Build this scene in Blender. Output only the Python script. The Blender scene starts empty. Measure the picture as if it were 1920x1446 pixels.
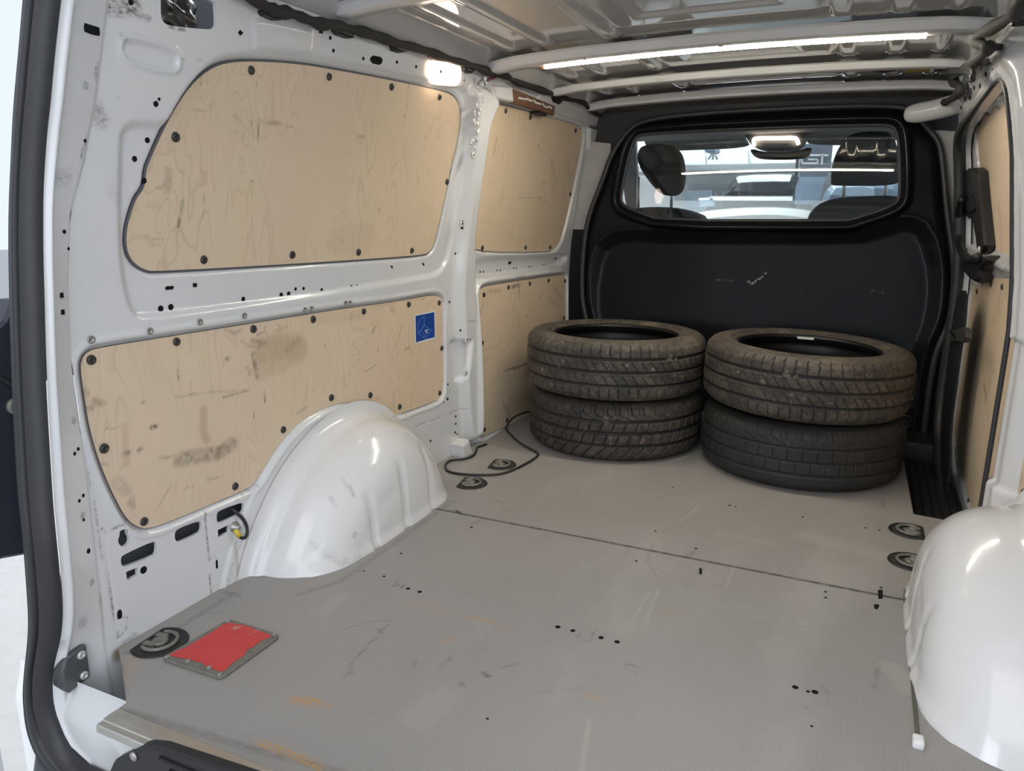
import bpy, math, random
import numpy as np
from mathutils import Vector, Matrix
random.seed(7); rng = np.random.default_rng(7)
SC = bpy.context.scene
COL = SC.collection

# ------------------------------------------------------------------ camera, world, lights, exposure
cam_d = bpy.data.cameras.new('camera'); cam = bpy.data.objects.new('camera', cam_d); COL.objects.link(cam)
cam.matrix_world = Matrix(((0.905774, -0.099720, 0.411861, 0.465), (0.423735, 0.202381, -0.882887, 0.0),
                           (0.004689, 0.974217, 0.225566, 0.865), (0, 0, 0, 1)))
cam_d.sensor_fit = 'HORIZONTAL'; cam_d.sensor_width = 36.0; cam_d.lens = 1396.0 / 1920.0 * 36.0
cam_d.clip_start = 0.02; cam_d.clip_end = 200
SC.camera = cam
SC.view_settings.view_transform = 'Standard'; SC.view_settings.look = 'None'
SC.view_settings.gamma = 1.0; SC.view_settings.use_curve_mapping = False
SC.view_settings.exposure = 0.10
W = bpy.data.worlds.new('hall_light'); SC.world = W; W.use_nodes = True
W.node_tree.nodes['Background'].inputs[0].default_value = (0.80, 0.88, 1.0, 1)
W.node_tree.nodes['Background'].inputs[1].default_value = 1.0
def area(name, loc, target, sx, sy, power, color):
    d = bpy.data.lights.new(name, 'AREA'); d.shape = 'RECTANGLE'; d.size = sx; d.size_y = sy; d.energy = power; d.color = color
    o = bpy.data.objects.new(name, d); COL.objects.link(o); o.location = loc
    o.rotation_euler = (Vector(target) - Vector(loc)).to_track_quat('-Z', 'Y').to_euler(); return o
area('rear_right_fill_light', (3.6, -3.0, 1.5), (-0.3, 1.6, 0.5), 4.4, 3.0, 75, (0.84, 0.91, 1.0))  # unseen soft light added behind right to brighten the left wall
area('rear_left_fill_light', (-2.9, -3.4, 1.3), (0.8, 2.6, 0.7), 2.6, 2.2, 90, (0.86, 0.92, 1.0))  # unseen light added behind left to brighten the sliding door plywood
area('hall_lamps_light', (-0.5, -2.4, 3.3), (0, 1.6, 0.2), 4.4, 2.4, 60, (1.0, 0.97, 0.93))
area('hall_roof_light', (-2.0, 8.0, 5.0), (0, 8.5, 0), 5, 3, 1500, (0.95, 0.98, 1.0))

# ------------------------------------------------------------------ mesh helpers
ORG = {}
def org(o):
    return np.array(ORG.get(o.name, (0, 0, 0)), float) if o else np.zeros(3)
def link(me, name, mat, parent):
    o = bpy.data.objects.new(name, me); COL.objects.link(o)
    if mat: me.materials.append(mat)
    if parent: o.parent = parent
    ORG[o.name] = tuple(org(parent))
    return o
def mesh(name, V, Fc, mat, parent=None, smooth=True, at=None):
    """V world coordinates; at: world origin for the object"""
    V = np.asarray(V, float).reshape(-1, 3); o0 = org(parent)
    loc = np.zeros(3)
    if at is not None: loc = np.asarray(at, float) - o0
    me = bpy.data.meshes.new(name); L = V - o0 - loc
    if isinstance(Fc, np.ndarray):
        n, k = Fc.shape
        me.vertices.add(len(V)); me.vertices.foreach_set('co', L.astype(np.float32).ravel())
        me.loops.add(n * k); me.loops.foreach_set('vertex_index', Fc.astype(np.int32).ravel())
        me.polygons.add(n); me.polygons.foreach_set('loop_start', np.arange(0, n * k, k, dtype=np.int32))
        me.update(calc_edges=True); me.validate()
    else:
        me.from_pydata([tuple(v) for v in L], [], [tuple(f) for f in Fc])
    if smooth: me.polygons.foreach_set('use_smooth', [True] * len(me.polygons))
    me.update()
    o = link(me, name, mat, parent)
    o.location = loc; ORG[o.name] = tuple(o0 + loc)
    return o
def grp(name, loc, parent=None):
    o = bpy.data.objects.new(name, None); COL.objects.link(o); o0 = org(parent)
    o.empty_display_size = 0.05
    if parent: o.parent = parent
    o.location = np.array(loc, float) - o0; ORG[o.name] = tuple(loc); return o
def tag(o, label=None, cat=None, group=None, kind=None):
    if label: o['label'] = label
    if cat: o['category'] = cat
    if group: o['group'] = group
    if kind: o['kind'] = kind
    return o
def struct(o, label=None): return tag(o, label, kind='structure')

class MB:
    def __init__(s): s.v = []; s.f = []
    def add(s, V, F):
        b = len(s.v); s.v += [tuple(map(float, v)) for v in V]; s.f += [tuple(i + b for i in f) for f in F]; return s
    def box(s, x0, x1, y0, y1, z0, z1, b=0.0):
        if b <= 0:
            V = [(x, y, z) for z in (z0, z1) for y in (y0, y1) for x in (x0, x1)]
            return s.add(V, [(0, 2, 3, 1), (4, 5, 7, 6), (0, 1, 5, 4), (2, 6, 7, 3), (0, 4, 6, 2), (1, 3, 7, 5)])
        # rounded box: stack of rounded rectangles
        V = []; F = []; n = 16; rings = []
        zs = [(z0, b), (z0 + b * .3, b * .3), (z0 + b, 0), (z1 - b, 0), (z1 - b * .3, b * .3), (z1, b)]
        for z, ins in zs:
            r = []
            for cx_, cy_, a0 in ((x1 - b, y1 - b, 0), (x0 + b, y1 - b, 90), (x0 + b, y0 + b, 180), (x1 - b, y0 + b, 270)):
                for k in range(4):
                    a = math.radians(a0 + 30 * k); rr = b - ins
                    r.append((cx_ + rr * math.cos(a), cy_ + rr * math.sin(a), z))
            rings.append(len(V)); V += r
        for i in range(len(zs) - 1):
            a, c = rings[i], rings[i + 1]
            for k in range(16): F.append((a + k, a + (k + 1) % 16, c + (k + 1) % 16, c + k))
        F.append(tuple(range(rings[0] + 15, rings[0] - 1, -1))); F.append(tuple(range(rings[-1], rings[-1] + 16)))
        return s.add(V, F)
    def tube(s, pts, r, n=8, close=False):
        P = [np.array(p, float) for p in pts]; m = len(P)
        rr = r if hasattr(r, '__len__') else [r] * m
        V = []; prev = None
        for i in range(m):
            t = P[(i + 1) % m] - P[i - 1] if close else (P[min(i + 1, m - 1)] - P[max(i - 1, 0)])
            t = t / (np.linalg.norm(t) + 1e-12)
            if prev is None:
                a = np.array([0, 0, 1.0]) if abs(t[2]) < .9 else np.array([1.0, 0, 0]); u = np.cross(t, a)
            else: u = prev - t * prev.dot(t)
            u /= np.linalg.norm(u) + 1e-12; prev = u; w = np.cross(t, u)
            for k in range(n):
                an = 2 * math.pi * k / n; V.append(P[i] + rr[i] * (math.cos(an) * u + math.sin(an) * w))
        F = []
        for i in range(m if close else m - 1):
            j = (i + 1) % m
            for k in range(n): F.append((i * n + k, i * n + (k + 1) % n, j * n + (k + 1) % n, j * n + k))
        if not close:
            F.append(tuple(range(n - 1, -1, -1))); F.append(tuple((m - 1) * n + k for k in range(n)))
        return s.add(V, F)
    def lathe(s, prof, c, axis=(0, 0, 1), n=24):
        """prof: [(r,h)], around axis through c"""
        a = np.array(axis, float); a /= np.linalg.norm(a)
        u = np.cross(a, (0, 0, 1.0)) if abs(a[2]) < .9 else np.array([1.0, 0, 0]); u /= np.linalg.norm(u); w = np.cross(a, u)
        V = []; F = []
        for r, h in prof:
            for k in range(n):
                an = 2 * math.pi * k / n; V.append(np.array(c) + a * h + r * (math.cos(an) * u + math.sin(an) * w))
        for i in range(len(prof) - 1):
            for k in range(n): F.append((i * n + k, i * n + (k + 1) % n, (i + 1) * n + (k + 1) % n, (i + 1) * n + k))
        if prof[0][0] > 1e-6: F.append(tuple(range(n - 1, -1, -1)))
        if prof[-1][0] > 1e-6: F.append(tuple((len(prof) - 1) * n + k for k in range(n)))
        return s.add(V, F)
    def prism(s, poly, fn, h0, h1, ch=0.0):
        """poly 2-D outline, fn(a,b,h)->xyz ; ch: chamfer at the h1 side"""
        n = len(poly); P = np.array([p[:2] for p in poly], float)
        A = 0.5 * np.sum(P[:, 0] * np.roll(P[:, 1], -1) - np.roll(P[:, 0], -1) * P[:, 1])
        if A < 0: P = P[::-1]
        rings = [(P, h0), (P, h1 - ch if h1 > h0 else h1 + ch)]
        if ch > 0:
            d = np.roll(P, -1, 0) - P; nr = np.stack([-d[:, 1], d[:, 0]], 1); nr /= np.linalg.norm(nr, axis=1)[:, None] + 1e-12
            m = nr + np.roll(nr, 1, 0); m /= np.linalg.norm(m, axis=1)[:, None] + 1e-12
            rings.append((P + m * ch, h1))
        V = []
        for R_, h in rings: V += [fn(a, b, h) for a, b in R_]
        F = []
        for i in range(len(rings) - 1):
            for k in range(n): F.append((i * n + k, i * n + (k + 1) % n, (i + 1) * n + (k + 1) % n, (i + 1) * n + k))
        F.append(tuple(range(n - 1, -1, -1))); F.append(tuple((len(rings) - 1) * n + k for k in range(n)))
        return s.add(V, F)
    def build(s, name, mat, parent=None, smooth=False, at=None):
        o = mesh(name, s.v, s.f, mat, parent, smooth, at)
        return o

def smooth_by_angle(o, ang=40):
    me = o.data
    me.polygons.foreach_set('use_smooth', [True] * len(me.polygons))
    try: me.set_sharp_from_angle(angle=math.radians(ang))
    except Exception: pass
    return o
def chaikin(P, n=2, close=True):
    P = np.array([p[:2] for p in P], float)
    for _ in range(n):
        Q = np.roll(P, -1, 0) if close else P[1:]
        A = P if close else P[:-1]
        R_ = np.empty((2 * len(A), P.shape[1])); R_[0::2] = A * .75 + Q * .25; R_[1::2] = A * .25 + Q * .75
        if not close: R_ = np.vstack([P[:1], R_, P[-1:]])
        P = R_
    return P
def chaikin3(P, n=2):
    P = np.array(P, float)
    for _ in range(n):
        A, Q = P[:-1], P[1:]; R_ = np.empty((2 * len(A), P.shape[1])); R_[0::2] = A * .75 + Q * .25; R_[1::2] = A * .25 + Q * .75
        P = np.vstack([P[:1], R_, P[-1:]])
    return P
def seg_near(U, V, P, close=True):
    """distance to polyline and nearest point"""
    best = np.full(U.shape, 1e9); NX = np.zeros_like(U); NY = np.zeros_like(U); n = len(P)
    for i in range(n if close else n - 1):
        a = P[i]; b = P[(i + 1) % n]; d = b - a; L = d.dot(d) + 1e-18
        t = np.clip(((U - a[0]) * d[0] + (V - a[1]) * d[1]) / L, 0, 1)
        qx = a[0] + t * d[0]; qy = a[1] + t * d[1]; dd = (U - qx) ** 2 + (V - qy) ** 2
        m = dd < best; best = np.where(m, dd, best); NX = np.where(m, qx, NX); NY = np.where(m, qy, NY)
    return np.sqrt(best), NX, NY
def inside(U, V, P):
    c = np.zeros(U.shape, bool); n = len(P); j = n - 1
    for i in range(n):
        xi, yi = P[i]; xj, yj = P[j]
        if yi != yj:
            m = ((yi > V) != (yj > V)) & (U < (xj - xi) * (V - yi) / (yj - yi) + xi); c ^= m
        j = i
    return c
def sdf(U, V, P, pad=0.08):
    """signed distance (negative inside), computed near the polygon only"""
    P = np.array([p[:2] for p in P], float); out = np.full(U.shape, pad)
    m = (U > P[:, 0].min() - pad) & (U < P[:, 0].max() + pad) & (V > P[:, 1].min() - pad) & (V < P[:, 1].max() + pad)
    if not m.any(): return out
    u, v = U[m], V[m]; d, _, _ = seg_near(u, v, P); d = np.where(inside(u, v, P), -d, d); out[m] = np.minimum(d, pad); return out
def sst(x, a, b):
    t = np.clip((x - a) / (b - a), 0, 1); return t * t * (3 - 2 * t)
def marks_value(U, V, strokes):
    """strokes: (points, width, strength) -> 0..1 smudge map of stains and scuffs with their own shape"""
    out = np.zeros(U.shape)
    for pts, w, k in strokes:
        P = np.array([p[:2] for p in pts], float)
        if len(P) == 1: P = np.vstack([P, P + 1e-4])
        m = (U > P[:, 0].min() - w * 2) & (U < P[:, 0].max() + w * 2) & (V > P[:, 1].min() - w * 2) & (V < P[:, 1].max() + w * 2)
        if not m.any(): continue
        d, _, _ = seg_near(U[m], V[m], P, False); out[m] = np.maximum(out[m], k * (1 - sst(d, w * .35, w)))
    return out
def sheet(name, u0, u1, v0, v1, step, fn, mat, parent=None, outline=None, holes=(), marks=None, edge=0.0, flip=False):
    """dense surface over (u,v); fn(U,V)->(X,Y,Z); trimmed to outline, holes cut and snapped; edge: thickness of the rim (via fn with W offset)"""
    nu = max(2, int(round((u1 - u0) / step)) + 1); nv = max(2, int(round((v1 - v0) / step)) + 1)
    U, V = np.meshgrid(np.linspace(u0, u1, nu), np.linspace(v0, v1, nv), indexing='ij')
    idx = np.arange(nu * nv).reshape(nu, nv)
    keep = np.ones((nu - 1, nv - 1), bool)
    cu = (U[:-1, :-1] + U[1:, 1:]) / 2; cv = (V[:-1, :-1] + V[1:, 1:]) / 2
    polys = []
    if outline is not None:
        P = np.array([p[:2] for p in outline], float); keep &= inside(cu, cv, P); polys.append(P)
    for h in holes:
        P = np.array([p[:2] for p in h], float); keep &= ~inside(cu, cv, P); polys.append(P)
    a, b, c, d = idx[:-1, :-1][keep], idx[1:, :-1][keep], idx[1:, 1:][keep], idx[:-1, 1:][keep]
    Fc = np.stack([a, b, c, d], 1)
    if flip: Fc = Fc[:, ::-1]
    E = np.concatenate([Fc[:, [0, 1]], Fc[:, [1, 2]], Fc[:, [2, 3]], Fc[:, [3, 0]]])
    key = np.sort(E, 1); key = key[:, 0].astype(np.int64) * (nu * nv) + key[:, 1]
    _, inv, cnt = np.unique(key, return_inverse=True, return_counts=True); be = E[cnt[inv] == 1]
    Uf, Vf = U.ravel().copy(), V.ravel().copy()
    if polys:
        bv = np.unique(be); best = np.full(len(bv), 1e9); nx, ny = Uf[bv].copy(), Vf[bv].copy()
        for P in polys:
            dd, qx, qy = seg_near(Uf[bv], Vf[bv], P); m = dd < best; best = np.where(m, dd, best); nx = np.where(m, qx, nx); ny = np.where(m, qy, ny)
        m = best < step * 1.6; Uf[bv[m]] = nx[m]; Vf[bv[m]] = ny[m]
    used = np.unique(Fc); remap = -np.ones(nu * nv, np.int64); remap[used] = np.arange(len(used))
    uu, vv = Uf[used], Vf[used]; Vt = np.stack(fn(uu, vv, 0.0), 1); F2 = remap[Fc]; be2 = remap[be]
    if edge:
        bvu, binv = np.unique(be2, return_inverse=True); binv = binv.reshape(be2.shape); n0 = len(Vt)
        W2 = np.stack(fn(uu[bvu], vv[bvu], -edge), 1); T = Vt[bvu]
        Vt = np.vstack([Vt, T, W2]); nb = len(bvu)
        F2 = np.vstack([F2, np.stack([n0 + binv[:, 1], n0 + binv[:, 0], n0 + nb + binv[:, 0], n0 + nb + binv[:, 1]], 1)])
        uu = np.concatenate([uu, uu[bvu], uu[bvu]]); vv = np.concatenate([vv, vv[bvu], vv[bvu]])
    o = mesh(name, Vt, F2, mat, parent, True)
    if marks is not None:
        M = marks(uu, vv); col = np.ones((len(Vt), 4), np.float32); col[:, :3] = 0
        for k, ch in enumerate(M): col[:, k] = ch
        at = o.data.color_attributes.new('marks', 'FLOAT_COLOR', 'POINT'); at.data.foreach_set('color', col.ravel())
    return o

# ------------------------------------------------------------------ materials
def newmat(name):
    m = bpy.data.materials.new(name); m.use_nodes = True; nt = m.node_tree
    return m, nt, nt.nodes['Principled BSDF']
def N(nt, t, **kw):
    n = nt.nodes.new(t)
    for k, v in kw.items():
        if k.startswith('i_'): n.inputs[k[2:].replace('_', ' ')].default_value = v
        else: setattr(n, k, v)
    return n
def mixc(nt, fac, a, b, mode='MIX'):
    n = nt.nodes.new('ShaderNodeMix'); n.data_type = 'RGBA'; n.blend_type = mode; n.clamp_factor = True
    for s, v in ((n.inputs[0], fac), (n.inputs[6], a), (n.inputs[7], b)):
        if hasattr(v, 'is_linked') or isinstance(v, bpy.types.NodeSocket): nt.links.new(v, s)
        else: s.default_value = v if not isinstance(v, tuple) or len(v) == 4 else (*v, 1)
    return n.outputs[2]
def math_(nt, op, a, b=0.0, c=None, clamp=False):
    n = nt.nodes.new('ShaderNodeMath'); n.operation = op; n.use_clamp = clamp
    for i, v in enumerate((a, b, c)):
        if v is None: continue
        if isinstance(v, bpy.types.NodeSocket): nt.links.new(v, n.inputs[i])
        else: n.inputs[i].default_value = v
    return n.outputs[0]
def coords(nt, scale=(1, 1, 1), kind='Object'):
    tc = N(nt, 'ShaderNodeTexCoord'); mp = N(nt, 'ShaderNodeMapping'); mp.inputs['Scale'].default_value = scale
    nt.links.new(tc.outputs[kind], mp.inputs[0]); return mp.outputs[0]
def noise(nt, vec, scale, detail=3, rough=.5, dist=0.0):
    n = N(nt, 'ShaderNodeTexNoise'); n.inputs['Scale'].default_value = scale; n.inputs['Detail'].default_value = detail
    n.inputs['Roughness'].default_value = rough; n.inputs['Distortion'].default_value = dist; nt.links.new(vec, n.inputs['Vector']); return n.outputs['Fac']
def ramp(nt, fac, a, b, smooth=True):
    n = nt.nodes.new('ShaderNodeMapRange'); n.interpolation_type = 'SMOOTHSTEP' if smooth else 'LINEAR'
    n.inputs[1].default_value = a; n.inputs[2].default_value = b; nt.links.new(fac, n.inputs[0]); return n.outputs[0]
def bump(nt, h, strength, dist, bsdf):
    b = N(nt, 'ShaderNodeBump'); b.inputs['Strength'].default_value = strength; b.inputs['Distance'].default_value = dist
    nt.links.new(h, b.inputs['Height']); nt.links.new(b.outputs[0], bsdf.inputs['Normal'])
def simple(name, col, rough=.5, metal=0.0, coat=0.0, spec=.5, var=.12, vs=25, bmp=0.0):
    m, nt, b = newmat(name); v = coords(nt)
    f = noise(nt, v, vs, 4)
    c = mixc(nt, f, tuple(min(1, x * (1 - var)) for x in col), tuple(min(1, x * (1 + var)) for x in col))
    nt.links.new(c, b.inputs['Base Color']); b.inputs['Roughness'].default_value = rough; b.inputs['Metallic'].default_value = metal
    b.inputs['Coat Weight'].default_value = coat; b.inputs['Specular IOR Level'].default_value = spec
    if bmp: bump(nt, noise(nt, v, vs * 12, 3), bmp, .002, b)
    return m
def emit(name, col, s):
    m, nt, b = newmat(name); b.inputs['Base Color'].default_value = (*col, 1); b.inputs['Emission Color'].default_value = (*col, 1)
    b.inputs['Emission Strength'].default_value = s; return m
def attr(nt):
    a = N(nt, 'ShaderNodeAttribute', attribute_name='marks'); s = N(nt, 'ShaderNodeSeparateColor'); nt.links.new(a.outputs['Color'], s.inputs[0]); return s.outputs
def mat_paint(name, base, rough=.22, marks=False, coat=.4, speck=True):
    m, nt, b = newmat(name); v = coords(nt)
    c = mixc(nt, noise(nt, v, 3.0, 3), tuple(x * .97 for x in base), base)
    if speck:   # small chips and dirt
        s1 = ramp(nt, noise(nt, v, 55, 5, .6), .69, .76); s2 = ramp(nt, noise(nt, v, 4, 2), .45, .62)
        c = mixc(nt, math_(nt, 'MULTIPLY', math_(nt, 'MULTIPLY', s1, s2), .6), c, (.22, .21, .20))
    r = b.inputs['Roughness']; r.default_value = rough
    if marks:
        R_ = attr(nt); br = ramp(nt, noise(nt, coords(nt, (1, 3, 8)), 22, 5, .7), .38, .62)
        f = math_(nt, 'MULTIPLY', R_[0], math_(nt, 'ADD', math_(nt, 'MULTIPLY', br, .8), .2), clamp=True)
        c = mixc(nt, f, c, (.075, .07, .065))
        c = mixc(nt, R_[1], c, (.30, .19, .09)); c = mixc(nt, R_[2], c, (.09, .09, .09))
    nt.links.new(c, b.inputs['Base Color']); b.inputs['Coat Weight'].default_value = coat; b.inputs['Coat Roughness'].default_value = .05
    bump(nt, noise(nt, v, 7, 2), .12, .004, b)
    return m
def mat_ply(name, seed):
    m, nt, b = newmat(name); tc = N(nt, 'ShaderNodeTexCoord')
    def vec(sc, rx=0.0):
        mp = N(nt, 'ShaderNodeMapping'); mp.inputs['Location'].default_value = (seed, seed * 1.7, seed * .6)
        mp.inputs['Rotation'].default_value = (rx, 0, 0); mp.inputs['Scale'].default_value = sc; nt.links.new(tc.outputs['Object'], mp.inputs[0]); return mp.outputs[0]
    g = noise(nt, vec((1, 2.6, .7), .12), 2.2, 3, .45, .7)            # broad figure
    fr = math_(nt, 'FRACT', math_(nt, 'MULTIPLY', g, 24.0)); line = math_(nt, 'SUBTRACT', 1.0, ramp(nt, fr, 0.0, .30))
    fine = noise(nt, vec((1, 60, 2.5), .08), 5, 4, .6)
    c = mixc(nt, noise(nt, vec((1, 2, .8)), 2.5, 4), (.70, .55, .375), (.80, .665, .50))
    c = mixc(nt, math_(nt, 'MULTIPLY', fine, .35), c, (.58, .44, .28))
    lm = math_(nt, 'MULTIPLY', line, ramp(nt, noise(nt, vec((1, 1.2, .8)), 3, 2), .35, .6)); c = mixc(nt, math_(nt, 'MULTIPLY', lm, .34), c, (.44, .31, .18))
    c = mixc(nt, math_(nt, 'MULTIPLY', ramp(nt, noise(nt, vec((1, 1.6, 1), .4), 3.5, 3), .45, .75), .5), c, (.74, .56, .44))
    fleck = ramp(nt, noise(nt, vec((1, 34, 6), .1), 7, 4, .65), .70, .76); c = mixc(nt, math_(nt, 'MULTIPLY', fleck, .5), c, (.27, .17, .09))
    scr = ramp(nt, noise(nt, vec((1, 5, 16), .5), 9, 5, .7), .66, .74); c = mixc(nt, math_(nt, 'MULTIPLY', scr, .35), c, (.22, .17, .12))
    R_ = attr(nt); br = ramp(nt, noise(nt, vec((1, 1, 1)), 38, 5, .7), .35, .65)
    f = math_(nt, 'MULTIPLY', R_[0], math_(nt, 'ADD', math_(nt, 'MULTIPLY', br, .75), .25), clamp=True)
    c = mixc(nt, f, c, (.085, .068, .052)); c = mixc(nt, math_(nt, 'MULTIPLY', R_[1], .8, clamp=True), c, (.34, .20, .115)); c = mixc(nt, R_[2], c, (.74, .60, .46))
    nt.links.new(c, b.inputs['Base Color']); b.inputs['Roughness'].default_value = .48; b.inputs['Specular IOR Level'].default_value = .4
    bump(nt, fine, .12, .001, b); return m
def mat_floor():
    m, nt, b = newmat('phenolic_board'); v = coords(nt)
    c = mixc(nt, noise(nt, v, 1.6, 4), (.255, .243, .232), (.335, .320, .306))
    c = mixc(nt, math_(nt, 'MULTIPLY', ramp(nt, noise(nt, coords(nt, (1, .35, 1)), 3.2, 5, .6), .5, .75), .45), c, (.43, .42, .40))
    c = mixc(nt, math_(nt, 'MULTIPLY', ramp(nt, noise(nt, v, 60, 4, .7), .60, .72), .30), c, (.18, .17, .155))
    scr = ramp(nt, noise(nt, coords(nt, (30, 2.0, 1)), 4, 5, .65), .68, .74); c = mixc(nt, math_(nt, 'MULTIPLY', scr, .3), c, (.47, .45, .43))
    vo = N(nt, 'ShaderNodeTexVoronoi'); vo.feature = 'DISTANCE_TO_EDGE'; vo.inputs['Scale'].default_value = 120; vo.inputs['Randomness'].default_value = .12; nt.links.new(v, vo.inputs['Vector'])
    cell = ramp(nt, vo.outputs['Distance'], .02, .10)
    v2 = N(nt, 'ShaderNodeTexVoronoi'); v2.feature = 'DISTANCE_TO_EDGE'; v2.inputs['Scale'].default_value = 82; v2.inputs['Randomness'].default_value = .25; nt.links.new(v, v2.inputs['Vector'])
    cell2 = ramp(nt, v2.outputs['Distance'], .10, .16)
    c = mixc(nt, math_(nt, 'MULTIPLY', math_(nt, 'SUBTRACT', 1.0, cell), .12), c, (.52, .50, .47))
    R_ = attr(nt); br = ramp(nt, noise(nt, v, 45, 5, .7), .35, .62)
    c = mixc(nt, math_(nt, 'MULTIPLY', R_[0], math_(nt, 'ADD', math_(nt, 'MULTIPLY', br, .7), .3), clamp=True), c, (.055, .05, .045))
    c = mixc(nt, math_(nt, 'MULTIPLY', R_[1], math_(nt, 'ADD', math_(nt, 'MULTIPLY', cell2, .95), .05), clamp=True), c, (.44, .25, .09))
    c = mixc(nt, R_[2], c, (.50, .46, .40))
    nt.links.new(c, b.inputs['Base Color']); b.inputs['Roughness'].default_value = .42
    bump(nt, cell, .25, .0006, b); return m
def mat_rubber(name, dirt, dcol):
    m, nt, b = newmat(name); v = coords(nt)
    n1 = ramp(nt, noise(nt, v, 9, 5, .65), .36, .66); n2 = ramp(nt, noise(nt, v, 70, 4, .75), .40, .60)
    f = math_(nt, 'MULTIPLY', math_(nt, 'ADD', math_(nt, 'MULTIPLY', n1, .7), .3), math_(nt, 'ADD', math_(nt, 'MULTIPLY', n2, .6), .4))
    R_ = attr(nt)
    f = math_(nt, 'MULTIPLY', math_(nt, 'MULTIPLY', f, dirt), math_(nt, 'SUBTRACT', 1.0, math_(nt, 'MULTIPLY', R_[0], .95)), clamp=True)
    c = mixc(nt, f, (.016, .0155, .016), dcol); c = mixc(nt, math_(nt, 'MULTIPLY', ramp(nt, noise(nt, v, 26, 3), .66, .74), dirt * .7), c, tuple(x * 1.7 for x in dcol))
    nt.links.new(c, b.inputs['Base Color']); b.inputs['Roughness'].default_value = .62
    bump(nt, noise(nt, v, 260, 3), .3, .0006, b); return m
def mat_glass():
    m, nt, b = newmat('tinted_glass'); out = nt.nodes['Material Output']
    tr = N(nt, 'ShaderNodeBsdfTransparent'); tr.inputs[0].default_value = (.86, .89, .89, 1)
    gl = N(nt, 'ShaderNodeBsdfGlossy'); gl.inputs['Roughness'].default_value = .015; gl.inputs[0].default_value = (1, 1, 1, 1)
    lw = N(nt, 'ShaderNodeFresnel'); lw.inputs[0].default_value = 1.55
    mx = N(nt, 'ShaderNodeMixShader'); nt.links.new(math_(nt, 'MULTIPLY', lw.outputs[0], .6, clamp=True), mx.inputs[0])
    nt.links.new(tr.outputs[0], mx.inputs[1]); nt.links.new(gl.outputs[0], mx.inputs[2]); nt.links.new(mx.outputs[0], out.inputs[0]); return m

WHITE = mat_paint('white_body_paint', (.73, .735, .74), marks=True)
WHITE2 = mat_paint('white_body_paint_plain', (.73, .735, .74))
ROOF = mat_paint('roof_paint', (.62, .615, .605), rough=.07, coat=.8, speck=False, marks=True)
ARCH = mat_paint('wheel_arch_paint', (.77, .765, .76), rough=.18, marks=True, coat=.35)
FLOOR = mat_floor()
DARKHOLE = simple('hole_shade_black', (.012, .012, .013), .8, spec=.1)  # near-black colour paints the shade inside holes drawn as flat discs
GREYCAV = simple('cavity_grey_metal', (.17, .18, .20), .6)
BLACKP = simple('black_plastic', (.010, .010, .011), .5, bmp=.25)
SATINBLK = simple('satin_black_metal', (.012, .012, .013), .28, coat=.3)
TRIMBLK = simple('dark_trim_plastic', (.013, .014, .017), .65, spec=.25, bmp=.2)
NAVYTRIM = simple('navy_trim_plastic', (.022, .026, .040), .5)
GREYTRIM = simple('light_grey_trim', (.46, .45, .43), .6)
SEALR = simple('seal_rubber', (.030, .030, .033), .45, var=.25, vs=60)
CABLE = simple('cable_black', (.02, .02, .02), .45)
TAPE = simple('fabric_tape', (.030, .027, .024), .75, var=.3, vs=80, bmp=.4)
SCREW = simple('screw_black', (.035, .032, .028), .38, var=.4, vs=200)
STEEL = simple('steel', (.42, .41, .39), .4, metal=.85)
ZINC = simple('dirty_zinc', (.22, .215, .19), .55, metal=.5, var=.35, vs=90)
ALU = simple('aluminium', (.56, .54, .50), .32, metal=.9, var=.15)
CHROME = simple('chrome', (.75, .75, .74), .3, metal=.4)
GLASS = mat_glass()
BULK = simple('charcoal_lacquer', (.020, .022, .026), .20, coat=.5, var=.1, vs=5)

# ------------------------------------------------------------------ body surfaces
def xl(z): return np.interp(z, [-.3, .60, .72, 1.0, 1.25, 1.36], [-.83, -.835, -.828, -.795, -.752, -.728])
def Lp(y, z, h): return (float(xl(z)) + h, y, z)
def Rp(y, z, h): return (-float(xl(z)) - h, y, z)
def Fp(x, y, h): return (x, y, h)
YB = 3.38
def Bp(x, z, h): return (x, YB + .115 * (z - .95) - h, z)

# wheel arch outline where it meets the wall (y, z)
_c = np.array([(1.19, -.10), (1.20, -.02), (1.235, .06), (1.295, .145), (1.37, .222), (1.46, .280), (1.56, .318), (1.66, .333), (1.75, .322), (1.84, .285), (1.92, .218), (1.985, .135), (2.025, .04), (2.035, -.03), (2.035, -.10)])
for _ in range(3): _c = np.vstack([_c[:1], np.stack([_c[:-1] * .75 + _c[1:] * .25, _c[:-1] * .25 + _c[1:] * .75], 1).reshape(-1, 2), _c[-1:]])
_d = np.concatenate([[0], np.cumsum(np.linalg.norm(np.diff(_c, axis=0), axis=1))]); _t = np.linspace(0, _d[-1], 110)
ARCH_P = np.stack([np.interp(_t, _d, _c[:, 0]), np.interp(_t, _d, _c[:, 1])], 1)
_g = np.gradient(ARCH_P, axis=0); _g /= np.linalg.norm(_g, axis=1)[:, None]; ARCH_N = np.stack([_g[:, 1], -_g[:, 0]], 1)
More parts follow.
